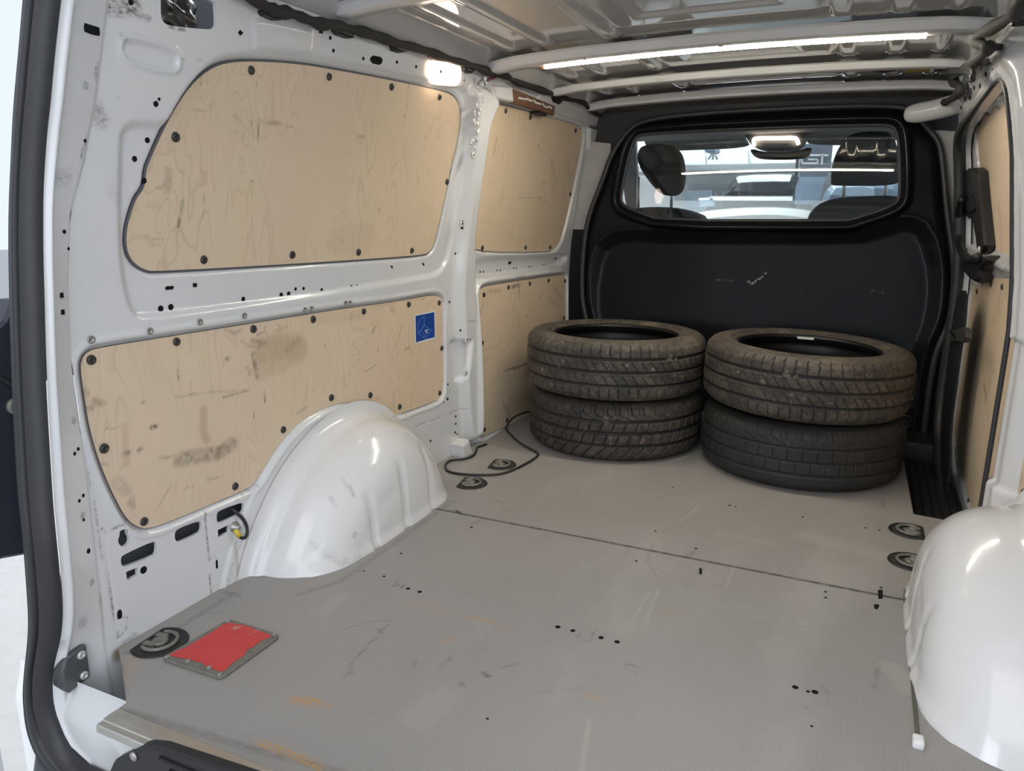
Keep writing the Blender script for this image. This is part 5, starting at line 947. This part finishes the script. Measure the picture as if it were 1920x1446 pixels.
# ------------------------------------------------------------------ tyres
def tyre(c, label, kind, R_=.335, Wd=.215, rb=.229, tilt=(0, 0), dirt=.6, dcol=(.10, .075, .05), rot=0.0, mesh_seed=0):
    hw = Wd / 2; g = grp('tyre', (0, 0, 0)); tag(g, label, 'tyre', 'used car tyres in two stacks')
    mt = mat_rubber('tyre_rubber_%d' % mesh_seed, dirt, dcol)
    # tread
    nT = 1320; prof_s = np.linspace(-1, 1, 61)
    # shoulder positions refined
    th = np.linspace(0, 2 * math.pi, nT, endpoint=False)
    TH, S = np.meshgrid(th, prof_s, indexing='ij')
    tw = hw * .90
    base_r = R_ - .010 * np.abs(S) ** 4 - .012 * np.clip(np.abs(S) - .8, 0, 1) ** 1.5 * 8
    zz = S * tw
    arc = TH * R_
    dep = 0 * S
    def groove(c_, w_, d_): return d_ * (1 - sst(np.abs(S - c_), w_ * .55, w_))
    def lines(phase, pitch, width, d_):  # transverse cuts
        f = np.abs(((phase / pitch) % 1.0) - .5) * pitch; return d_ * (1 - sst(f, width * .4, width))
    if kind == 'touring':
        for c_ in (-.47, .02, .50): dep = np.maximum(dep, groove(c_, .060, .007))
        sh = (np.abs(S) > .54); ph = arc + .0015 * np.sin(S * 30)
        dep = np.maximum(dep, np.where(sh & (np.abs(S) < 1.0), lines(ph, .0350, .0026, .0045), 0))
        midm = (S > -.41) & (S < -.12) | (S > .10) & (S < .40)
        dep = np.maximum(dep, np.where(midm, lines(arc + S * .075, .0350, .0026, .0045), 0))
        dep = np.maximum(dep, groove(-.11, .018, .002)); dep = np.maximum(dep, groove(-.56, .016, .0015)); dep = np.maximum(dep, groove(.58, .016, .0015))
    elif kind == 'chunky':
        for c_ in (-.46, .02, .46): dep = np.maximum(dep, groove(c_, .070, .008))
        up = S > .52; ph = arc + np.where(S < .74, (.74 - S) * .20, 0) * -1
        dep = np.maximum(dep, np.where(up, lines(ph, .044, .0034, .006), 0)); dep = np.maximum(dep, np.where(up & (S > .6), lines(ph + .014, .044, .0024, .004), 0))
        midm = (np.abs(S) < .42); off = np.where(S > 0, 0, .012)
        dep = np.maximum(dep, np.where(midm, lines(arc + off - S * .03, .042, .0040, .0055), 0))
        dep = np.maximum(dep, np.where(S < -.52, lines(arc - S * .09, .048, .0040, .006), 0))
        dep = dep + np.where(midm, .0016 * np.sin(arc / .042 * 2 * math.pi), 0) * .5
    else:
        for c_ in (-.50, -.05, .42): dep = np.maximum(dep, groove(c_, .050, .005))
        up = S > .48; ph = arc - np.where(S < .72, (.72 - S) * .22, 0)
        dep = np.maximum(dep, np.where(up, lines(ph, .048, .0026, .0032), 0)); dep = np.maximum(dep, np.where(up & (S > .66), lines(ph + .016, .048, .0022, .0024), 0))
        midm = (S > -.44) & (S < .36)
        dep = np.maximum(dep, np.where(midm, lines(arc + np.where(S > -.05, 0, .02), .046, .0026, .0034), 0))
    rad = base_r - dep
    V = np.stack([rad * np.cos(TH), rad * np.sin(TH), zz], -1).reshape(-1, 3)
    ns = len(prof_s); idx = np.arange(nT * ns).reshape(nT, ns); i2 = np.roll(idx, -1, 0)
    Fc = np.stack([idx[:, :-1].ravel(), i2[:, :-1].ravel(), i2[:, 1:].ravel(), idx[:, 1:].ravel()], 1)
    o = mesh('tread', V, Fc, mt, g, True); setmarks(o, np.clip(dep.ravel() / .005, 0, 1))  # cuts coloured darker by depth, painting in the shade of the grooves
    # sidewalls
    rE = float(base_r[0, -1])
    sp = np.array([(rE, tw), (rE - .006, tw + .004), (rE - .016, hw * .972), (rE - .030, hw * .995), (rE - .045, hw), (rE - .060, hw * .985), (rb + .024, hw * .93), (rb + .018, hw * .92), (rb + .015, hw * .905), (rb + .008, hw * .88)])
    t = np.linspace(0, 1, len(sp)); tt = np.linspace(0, 1, 34); pr = np.stack([np.interp(tt, t, sp[:, 0]), np.interp(tt, t, sp[:, 1])], 1)
    nS = 360; a = np.linspace(0, 2 * math.pi, nS, endpoint=False)
    for sg in (1, -1):
        AA, K = np.meshgrid(a, np.arange(34), indexing='ij'); r = pr[K, 0]; z = pr[K, 1]
        rib = np.where((K > 8) & (K < 14), .0007 * (np.sin(AA * 180) > 0), 0)
        V = np.stack([r * np.cos(AA), r * np.sin(AA), sg * (z + rib)], -1).reshape(-1, 3); idx = np.arange(nS * 34).reshape(nS, 34); i2 = np.roll(idx, -1, 0)
        Fc = np.stack([idx[:, :-1].ravel(), i2[:, :-1].ravel(), i2[:, 1:].ravel(), idx[:, 1:].ravel()], 1)
        o = mesh('sidewall', V, Fc if sg > 0 else Fc[:, ::-1], mt, g, True); setmarks(o, np.zeros(len(V)))
        bp = [(rb + .008, hw * .88), (rb + .003, hw * .86), (rb, hw * .82), (rb - .001, hw * .75), (rb + .004, hw * .70), (rb + .003, hw * .66), (rb + .010, hw * .62)]
        m = MB(); m.lathe([(q[0], sg * q[1]) for q in bp], (0, 0, 0), (0, 0, 1), 120); mm = m.build('bead', simple('bead_rubber', (.005, .005, .006), .34, spec=.4) if 'bead_rubber' not in bpy.data.materials else bpy.data.materials['bead_rubber'], g, True)
        if len(mm.data.polygons): pass
    ip = [(rb + .010, hw * .62), (rb + .040, hw * .60), (rb + .080, hw * .66), (rE - .020, hw * .6), (rE - .013, 0), (rE - .020, -hw * .6), (rb + .080, -hw * .66), (rb + .040, -hw * .60), (rb + .010, -hw * .62)]
    m = MB(); m.lathe(ip, (0, 0, 0), (0, 0, 1), 96); m.f = [f for f in m.f if len(f) == 4]; m.build('inner_liner', bpy.data.materials['bead_rubber'], g, True)
    for ch in g.children:
        if ch.name.startswith('bead'):
            pass
    g.location = c; g.rotation_euler = (tilt[0], tilt[1], rot)
    return g
# strip end caps from bead lathes: open rings only
_l = MB.lathe
def lathe_open(s, prof, c, axis=(0, 0, 1), n=24):
    k0 = len(s.f); _l(s, prof, c, axis, n)
    if n >= 90: s.f = s.f[:k0] + [f for f in s.f[k0:] if len(f) == 4]
    return s
MB.lathe = lathe_open
TW = .2140
TL, TRR = (-.372, 2.735), (.315, 2.735)
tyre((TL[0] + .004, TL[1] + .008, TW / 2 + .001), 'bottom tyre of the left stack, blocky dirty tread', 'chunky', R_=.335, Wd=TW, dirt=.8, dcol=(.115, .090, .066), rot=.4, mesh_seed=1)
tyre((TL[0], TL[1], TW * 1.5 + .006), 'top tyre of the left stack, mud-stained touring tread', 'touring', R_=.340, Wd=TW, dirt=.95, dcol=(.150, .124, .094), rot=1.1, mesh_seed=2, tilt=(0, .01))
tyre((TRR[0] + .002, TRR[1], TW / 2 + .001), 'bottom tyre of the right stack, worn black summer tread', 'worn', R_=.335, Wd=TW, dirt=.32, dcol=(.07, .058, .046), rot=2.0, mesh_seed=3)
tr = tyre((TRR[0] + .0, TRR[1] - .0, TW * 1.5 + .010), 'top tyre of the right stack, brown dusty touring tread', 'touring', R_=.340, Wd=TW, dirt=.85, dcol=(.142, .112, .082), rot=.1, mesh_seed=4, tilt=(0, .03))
m = MB(); m.prism([(-.03, -.012), (.03, -.012), (.03, .012), (-.03, .012)], lambda a, b, h: (a, .2275 - h, .083 + b * .35), 0, .001); o = m.build('white_label', WHT, None); o.parent = tr; o['label'] = 'small white label inside the bead'

# black cable loop
cb = MB(); zf = .006
cp = chaikin3([(*p, .005) for p in [(-0.7721,2.4233),(-0.7812,2.3966),(-0.7853,2.3653),(-0.7614,2.32),(-0.7517,2.2765),(-0.7605,2.2321),(-0.7954,2.2086),(-0.8043,2.1782),(-0.7825,2.1256),(-0.7479,2.0876),(-0.6861,2.088),(-0.6109,2.1186),(-0.5692,2.1563),(-0.5475,2.2394),(-0.5369,2.3605),(-0.5468,2.4033),(-0.5716,2.4262),(-0.6595,2.4856)]] + [(-.78, q[0], max(q[1], .006)) for q in [(2.6199,-0.009),(2.6147,0.0194),(2.6499,0.0419),(2.7335,0.0462),(2.8907,0.0246)]], 2)
cb.tube(cp, .0042, 8); o = cb.build('cable', CABLE, None, True); tag(o, 'loop of thin black cable lying on the floor before the left tyre stack', 'cable')
# earth cable with yellow sleeve
ec = grp('earth_lead', Lp(*[(1.2104,0.1383)][0], .01)); tag(ec, 'short black lead with yellow sleeve bolted beside the left wheel arch', 'lead')
m = MB(); m.tube(chaikin3([Lp(a, b, h) for (a, b), h in zip([(1.2175,0.1868),(1.2257,0.1703),(1.24,0.1444),(1.2442,0.1193),(1.2354,0.1022),(1.2236,0.1043),(1.2178,0.1135)], (-.03, .0, .012, .016, .018, .016, .014))], 2), .0042, 8); m.build('lead', CABLE, ec, True)
m = MB(); q = [(1.2113,0.1311),(1.2177,0.1122)]; m.tube([Lp(*q[0], .010), Lp(*q[1], .015)], .0062, 8); m.build('yellow_sleeve', simple('yellow_sleeve', (.70, .52, .06), .5), ec, True)
m = MB(); q = [(1.2182,0.1333)][0]; m.lathe([(.013, 0), (.013, .003), (.009, .004), (.009, .010), (.005, .011), (.005, .016), (0, .016)], Lp(q[0], q[1], 0), (1, 0, 0), 6 * 3); m.build('bolt', STEEL, ec, True)

# ------------------------------------------------------------------ rear door at far left
dm = MB()
def fn_rd(u, v, w):
    y = .72 - 1.3 * u; z = -.45 + 1.9 * v; x = -.975 - .10 * u + .03 * np.sin(u * 9) + .03 * sst(z, .65, .72) * 1
    return (x + 0 * z + .03 * (z - .5) * (z > .5), y, z)
d1 = sheet('door_1', 0, 1, 0, 1, .02, fn_rd, WHITE2); struct(d1)
def Dp(a, b, h): return (-.93 + h, a, b)
m = MB(); m.prism([(0.7735,0.6414),(0.8146,0.6739),(0.8246,0.692),(0.8364,0.7081),(0.8518,0.7085),(0.8916,0.7025),(0.8394,0.2179),(0.751,0.2387),(0.7139,0.2404)], Dp, -.03, .012, .006); m.build('inner_trim', NAVYTRIM, d1)
m = MB(); m.tube(chaikin3([Dp(a, b, .016) for a, b in [(0.7851,0.5767),(0.8019,0.5646),(0.8139,0.5491),(0.8325,0.5432)]], 1), .004, 6); m.build('trim_crease', SEALR, d1, True)
m = MB(); q = [(0.8098,0.517)][0]; m.lathe([(.016, 0), (.016, .006), (.011, .010), (.006, .008), (0, .008)], Dp(q[0], q[1], .012), (1, 0, 0), 16); m.build('buffer', ZINC, d1, True)

# ------------------------------------------------------------------ cab seen through the bulkhead window
SEAT = simple('seat_fabric', (.026, .026, .028), .8, var=.2, vs=200, bmp=.3); CABD = simple('cab_dark_plastic', (.035, .035, .037), .6); HEADL = simple('headliner', (.12, .115, .11), .85)
def cushion(m, poly, y0, y1, b=.03):
    """soft padded block: outline in x,z rounded through y"""
    P = chaikin(poly, 2); c = P.mean(0); V = []; n = len(P); ys = []
    for t in np.linspace(0, 1, 9):
        s = 1 - b * 3.2 * abs(2 * t - 1) ** 4; ys.append(y0 + (y1 - y0) * t); V += [(c[0] + (p[0] - c[0]) * s, ys[-1], c[1] + (p[1] - c[1]) * s) for p in P]
    F = []
    for i in range(8):
        for k in range(n): F.append((i * n + k, i * n + (k + 1) % n, (i + 1) * n + (k + 1) % n, (i + 1) * n + k))
    F += [tuple(range(n - 1, -1, -1)), tuple(8 * n + k for k in range(n))]; m.add(V, F)
def seat(label, head, posts, back, yy):
    g = grp('cab_chair', (np.mean([p[0] for p in back]), yy, .3)); tag(g, label, 'seat')
    if head is not None:
        m = MB(); cushion(m, head, yy - .05, yy + .06); m.build('headrest', SEAT, g, True)
    for p in posts:
        m = MB(); m.tube([(p[0], yy, p[1] + .12), (p[0] + .004, yy, p[1] - .06)], .007, 8); m.build('headrest_post', CHROME, g, True)
    m = MB(); cushion(m, back, yy - .06, yy + .10, .02); m.build('backrest', SEAT, g, True)
    xs_ = [p[0] for p in back]; m = MB(); m.box(min(xs_) + .05, max(xs_) - .05, yy - .05, yy + .50, -.05, .45, .05); m.build('seat_cushion', SEAT, g); return g
seat('passenger-side cab seat at left, seen through the bulkhead window', [(-0.5956,1.1781),(-0.5458,1.1965),(-0.454,1.196),(-0.3958,1.1672),(-0.3693,1.1052),(-0.3611,1.0062),(-0.384,0.954),(-0.4412,0.9492),(-0.4898,0.9698),(-0.5947,1.0977)], [(-0.5926,0.9242),(-0.4241,0.9239)], [(-0.6734,0.867),(-0.578,0.8986),(-0.417,0.8987),(-0.3116,0.8787),(-0.2328,0.8438),(-0.2022,0.5638),(-0.675,0.5451)], 3.74)
seat('driver-side cab seat at right with tall headrest, behind the glass', [(0.2915,0.9988),(0.2907,1.1016),(0.326,1.1861),(0.3659,1.2158),(0.4494,1.2213),(0.5329,1.2094),(0.573,1.0288),(0.565,0.989),(0.3054,0.9917)], [(0.3479,0.9592),(0.5165,0.9581)], [(0.1998,0.842),(0.2398,0.9066),(0.3045,0.9371),(0.3918,0.946),(0.5622,0.9497),(0.606,0.9292),(0.6638,0.5966),(0.1995,0.5782)], 3.76)
rc = grp('roof_console', (.1, 4.2, 1.28)); tag(rc, 'grey overhead console with a lit reading lamp behind the cab window', 'console')
m = MB(); cushion(m, [(-0.17,1.297),(0.1495,1.2893),(0.1393,1.2334),(0.1247,1.1978),(0.0625,1.1789),(-0.0417,1.1819),(-0.1093,1.1997),(-0.1473,1.2433)], 4.12, 4.30, .01); m.build('housing', HEADL, rc, True)
m = MB(); pp = [(-0.099,1.2022),(-0.1065,1.2334),(-0.0941,1.2407),(-0.004,1.2375),(0.0866,1.2368),(0.102,1.2312),(0.1119,1.2032)]; m.tube(chaikin3([(a, 4.105, b) for a, b in pp], 2), .0085, 8); m.build('light_bar', emit('console_lamp', (1, .80, .66), 14.0), rc, True)
m = MB(); pp = [(-0.0587,1.2164),(0.0687,1.2122),(0.046,1.1824),(-0.0305,1.1847)]; m.prism(pp, lambda a, b, h: (a, 4.115 - h, b), -.02, .006, .004); m.build('switch_panel', CABD, rc)
m = MB(); m.box(-.9, .9, 3.53, 4.30, 1.262, 1.36); o = m.build('cab_headliner', HEADL); tag(o, 'grey cab roof lining above the seats, behind the glass', 'roof lining')
for (lab, P) in (('left sun visor folded up at the top of the windscreen', [(-0.7789,1.3279),(-0.2367,1.3295),(-0.1837,1.2658),(-0.1633,1.2202),(-0.595,1.2186),(-0.742,1.2169)]), ('right sun visor folded up beside the overhead console', [(0.1156,1.3043),(0.5673,1.3071),(0.5769,1.2187),(0.1442,1.2219),(0.1146,1.2555)])):
    m = MB(); cushion(m, P, 4.42, 4.46, .01); o = m.build('sun_visor', simple('visor_grey', (.06, .058, .058), .8) if 'visor_grey' not in bpy.data.materials else bpy.data.materials['visor_grey'], None, True); tag(o, lab, 'sun visor')
mr = grp('rear_mirror', (.2, 4.3, 1.2)); tag(mr, 'black interior mirror hanging below the overhead console', 'mirror')
m = MB(); cushion(m, [(-0.1533,1.2113),(-0.0804,1.1848),(0.1055,1.1849),(0.1653,1.2095),(0.1588,1.1675),(0.1298,1.1444),(-0.0504,1.1461),(-0.122,1.1587)], 4.28, 4.33, .02); m.build('shell', BLACKP, mr, True)
m = MB(); pp = [(-0.0001,1.1879)][0]; m.tube([(pp[0], 4.32, pp[1]), (pp[0], 4.40, pp[1] + .05)], .010, 8); m.build('stem', BLACKP, mr, True)
dash = grp('dashboard', (.1, 4.4, .7)); tag(dash, 'dark cab dashboard top below the windscreen', 'dashboard')
m = MB(); m.prism([(-.85, .45), (.85, .45), (.85, .80), (.5, .835), (0, .80), (-.85, .80)], lambda a, b, h: (a, 4.65 - h, b), 0, .45, .02); m.build('top', CABD, dash)
for s, P in ((-1, [(-0.9169,1.1794),(-0.8233,1.2922),(-0.7882,0.8679),(-0.8545,0.8676)]), (1, [(0.5941,1.3006),(0.6909,1.2967),(0.7457,0.8205),(0.6597,0.8197)])):
    m = MB(); m.prism(P, lambda a, b, h: (a, 4.5 - h, b), 0, .05, .005); o = m.build('windscreen_pillar', CABD, dash)
for s in (-1, 1):
    m = MB(); m.prism([(3.46, .2), (4.6, .2), (4.6, .78), (3.46, .80)], lambda a, b, h: (s * (.86 + h), a, b), 0, .03); o = m.build('cab_door_%s' % 'x' if False else 'cab_door', CABD); tag(o, 'dark inner panel of the %s cab door' % ('left' if s < 0 else 'right'), 'door panel')
m = MB(); m.box(-.9, .9, 3.44, 4.7, -.1, -.05); o = m.build('cab_floor', CABD); tag(o, 'dark cab floor behind the bulkhead', 'cab floor')
m = MB()
for x0, x1, z0, z1 in ((-.92, -.61, .75, 1.32), (.61, .92, .75, 1.32), (-.61, .61, 1.235, 1.32)): m.box(x0, x1, 3.50, 3.52, z0, z1)
o = m.build('gap_blocker_plates', CABD); tag(o, 'dark closing plates added behind the bulkhead window, in place of the cab pillars', 'frame')  # added to block the bright background beside the bulkhead
# windscreen: clear pane
m = MB(); V = [(-.80, 4.95, .80), (.80, 4.95, .80), (.70, 4.48, 1.32), (-.70, 4.48, 1.32)]; V += [(a, b + .005, c) for a, b, c in V]
m.add(V, [(0, 1, 2, 3), (7, 6, 5, 4), (0, 4, 5, 1), (1, 5, 6, 2), (2, 6, 7, 3), (3, 7, 4, 0)]); ws_ = m.build('window_2', GLASS); struct(ws_)

# ------------------------------------------------------------------ hall beyond the windscreen
PALE = simple('hall_wall', (.72, .74, .76), .8, var=.04); FRAME = simple('grey_frame', (.30, .32, .34), .5); DARKW = simple('dark_car_glass', (.03, .035, .045), .15, coat=.5); LGL = simple('pale_glazing', (.50, .62, .75), .2)
hw_ = grp('wall_back', (0, 9.0, 0)); struct(hw_)
m = MB(); m.box(-6, 6, 9.0, 9.2, -.6, 5.0); m.build('wall_surface', PALE, hw_)
for P in ([(-1.8877,1.6086),(-1.305,1.6025),(-1.2801,1.3933),(-1.8773,1.3937)], [(-1.2931,1.6021),(-0.8389,1.5995),(-0.8121,1.3893),(-1.2681,1.3931)]):
    m = MB(); m.prism(P, lambda a, b, h: (a, 8.98 - h, b), 0, .03); f_ = m.build('balustrade_panel', simple('balustrade', (.66, .70, .72), .4) if 'balustrade' not in bpy.data.materials else bpy.data.materials['balustrade'], hw_)
m = MB(); pp = [(-2.0349,1.3485),(-0.1551,1.337)]; m.box(-3.2, 3.5, 8.2, 8.98, pp[0][1] - .04, pp[0][1] + .02); m.build('floor_edge', FRAME, hw_)
for px0, px1, mt_ in ((1287, 1338, LGL), (1345, 1356, FRAME), (1356, 1362, DARKW), (1340, 1345, DARKW)):
    a = [(-1.4872,1.3151),(-1.1794,1.31),(-1.1379,1.3093),(-1.0729,1.3082),(-1.0377,1.3076),(-1.1675,1.3098)]; d = {1287: a[0][0], 1338: a[1][0], 1345: a[2][0], 1356: a[3][0], 1362: a[4][0], 1340: a[5][0]}
    m = MB(); m.box(d[px0], d[px1], 8.90, 8.97, .55, 1.13); m.build('window_unit', mt_, hw_)
# chair on the gallery
gc = grp('gallery_chair', (.1, 8.6, 1.3)); tag(gc, 'small dark chair on the gallery beyond the windscreen', 'chair')
qa = [(-1.1976,1.5484),(-1.0719,1.5447),(-1.0697,1.5114),(-1.0971,1.4955),(-1.1718,1.5031)]; m = MB(); m.prism(qa, lambda a, b, h: (a, 8.6 - h, b), 0, .3, .02); m.build('seat', simple('chair_blue', (.10, .14, .20), .6), gc)
for a, b in (([(-1.1244,1.4949),(-1.1659,1.4353)]), ([(-1.1131,1.4946),(-1.1148,1.4341)]), ([(-1.1018,1.4943),(-1.064,1.4329)])):
    m = MB(); m.tube([(a[0], 8.45, a[1]), (b[0], 8.45, b[1])], .012, 6); m.build('leg', FRAME, gc)
# banner
fl = grp('banner', (*[(0.0765,1.1752)][0][:1], 6.0, .9)); tag(fl, 'tall grey banner with white GT and AUTO lettering beyond the windscreen', 'banner')
BAN = simple('banner_cloth', (.17, .20, .25), .8, var=.1); BN2 = simple('banner_lower', (.34, .42, .56), .6, var=.15)
def Gp(a, b, h): return (a, 6.0 - h, b)
m = MB(); m.prism([(-0.0484,1.3635),(0.1806,1.3561),(0.1794,1.1807),(0.1558,1.1294),(-0.0212,1.132)], Gp, 0, .01); m.build('cloth', BAN, fl)
m = MB(); m.prism([(-0.0212,1.132),(0.1558,1.1294),(0.1368,1.0253),(0.1234,0.9352),(-0.056,0.9352),(-0.0448,1.0645)], Gp, 0, .01); m.build('lower_cloth', BN2, fl)
m = MB()
for pl in ([(0.0356,1.2858),(-0.0041,1.2869),(-0.0246,1.2726),(-0.0134,1.2279),(0.0911,1.2256),(0.0887,1.2514),(0.0241,1.2529)], [(0.0359,1.2821),(0.157,1.2789)], [(0.1181,1.2799),(0.1203,1.2176)]): pen(m, pl, .014, lambda a, b, h: (a, 5.985 - h, b), 0, .004)
m.build('emblem', WHT, fl)
def text(s, c, size, yy, mat, parent):
    cu = bpy.data.curves.new('lettering', 'FONT'); cu.body = s; cu.size = size; cu.align_x = 'CENTER'; cu.extrude = .002
    o = bpy.data.objects.new('tmp', cu); COL.objects.link(o); dg = bpy.context.evaluated_depsgraph_get(); me = bpy.data.meshes.new_from_object(o.evaluated_get(dg)); bpy.data.objects.remove(o)
    t = link(me, 'lettering', mat, parent); t.rotation_euler = (math.pi / 2, 0, 0); t.location = np.array((c[0], yy, c[1])) - org(parent); return t
for ch_, px_ in (('A', 0), ('U', 1), ('T', 2), ('O', 3)):
    c = [(-0.0228,1.1686),(0.0351,1.1694),(0.0889,1.1703),(0.1423,1.1711)][px_]; text(ch_, c, .036, 5.985, WHT, fl)
m = MB(); m.tube([([(-0.0484,1.3635)][0][0], 6.0, 1.5), ([(-0.0484,1.3635)][0][0], 6.0, -.62)], .012, 6); m.build('pole', DARKW, fl)
# dark van and pale car outside
cv = grp('parked_van', (.0, 6.8, -.62)); tag(cv, 'dark van parked in the hall beyond the windscreen', 'van')
m = MB(); m.prism(chaikin([(-0.6963,0.9986),(-0.6759,1.0967),(-0.6271,1.167),(-0.558,1.1923),(-0.1716,1.1946),(-0.1075,1.1765),(-0.0712,0.9963)], 1), lambda a, b, h: (a, 6.8 - h, b), -1.2, 0, .06); m.build('windscreen', DARKW, cv)
m = MB(); m.prism([(-0.7514,1.0058),(-0.0641,1.0029),(-0.0139,0.8966),(-0.7894,0.8944)], lambda a, b, h: (a, 6.72 - h, b), -1.0, .3, .04); m.build('bonnet', simple('van_grey', (.12, .13, .15), .3, coat=.5), cv)
m = MB(); m.tube([(a, 6.6, b) for a, b in [(-0.8302,0.9865),(-0.7091,0.973),(-0.5898,0.9598)]], .012, 6); m.build('wiper', DARKW, cv)
m = MB(); m.box(-.9, 1.0, 6.75, 7.9, -.62, .55, .05); m.build('body', bpy.data.materials['van_grey'], cv)
cw = grp('parked_car', (.0, 5.6, -.62)); tag(cw, 'white car bonnet low in front of the windscreen', 'car')
m = MB(); P = [(-0.7348,0.855),(-0.6398,0.8781),(-0.5086,0.8972),(-0.3248,0.9087),(-0.1457,0.9125),(0.0295,0.902),(0.1344,0.8739),(0.1779,0.7677),(-0.7486,0.7556)]; m.prism(chaikin(P, 1), lambda a, b, h: (a, 5.6 - h, b), -.33, 0, .05); smooth_by_angle(m.build('bonnet', simple('white_car', (.75, .75, .73), .25, coat=.6, var=.02), cw))
m = MB(); m.box(-.8, 1.0, 5.65, 5.92, -.62, .50, .05); m.build('body', bpy.data.materials['white_car'], cw)
m = MB(); P = [(-0.7241,0.9778),(-0.6274,0.985),(-0.6043,0.9243),(-0.7126,0.9166)]; m.prism(P, lambda a, b, h: (a, 5.9 - h, b), -.03, .05, .02); m.build('lamp_unit', LGL, cw)
c2 = grp('parked_car', (1.0, 6.4, -.62)); tag(c2, 'blue-grey car at the right end of the windscreen view', 'car')
m = MB(); P = [(0.1155,0.988),(0.157,1.0754),(0.2364,1.114),(0.4025,1.1197),(0.6923,1.0892),(0.7156,0.8779),(0.1258,0.8754)]; m.prism(chaikin(P, 1), lambda a, b, h: (a, 6.4 - h, b), -.8, 0, .05); m.build('body', simple('bluegrey_car', (.20, .27, .36), .3, coat=.5), c2)
m = MB(); m.box(1.05, 2.4, 6.45, 7.2, -.62, .7, .05); m.build('lower_body', bpy.data.materials['bluegrey_car'], c2)
m = MB(); P = [(0.1752,1.0094),(0.2103,1.0717),(0.4069,1.0812),(0.4807,1.0613),(0.4878,0.9924)]; m.prism(P, lambda a, b, h: (a, 6.39 - h, b), -.02, .02, .01); m.build('windows', LGL, c2)
m = MB(); m.box(-30, 30, -30, 30, -.72, -.62); o = m.build('trim_3', simple('hall_floor', (.42, .41, .40), .45)); struct(o); o.name = 'ground'
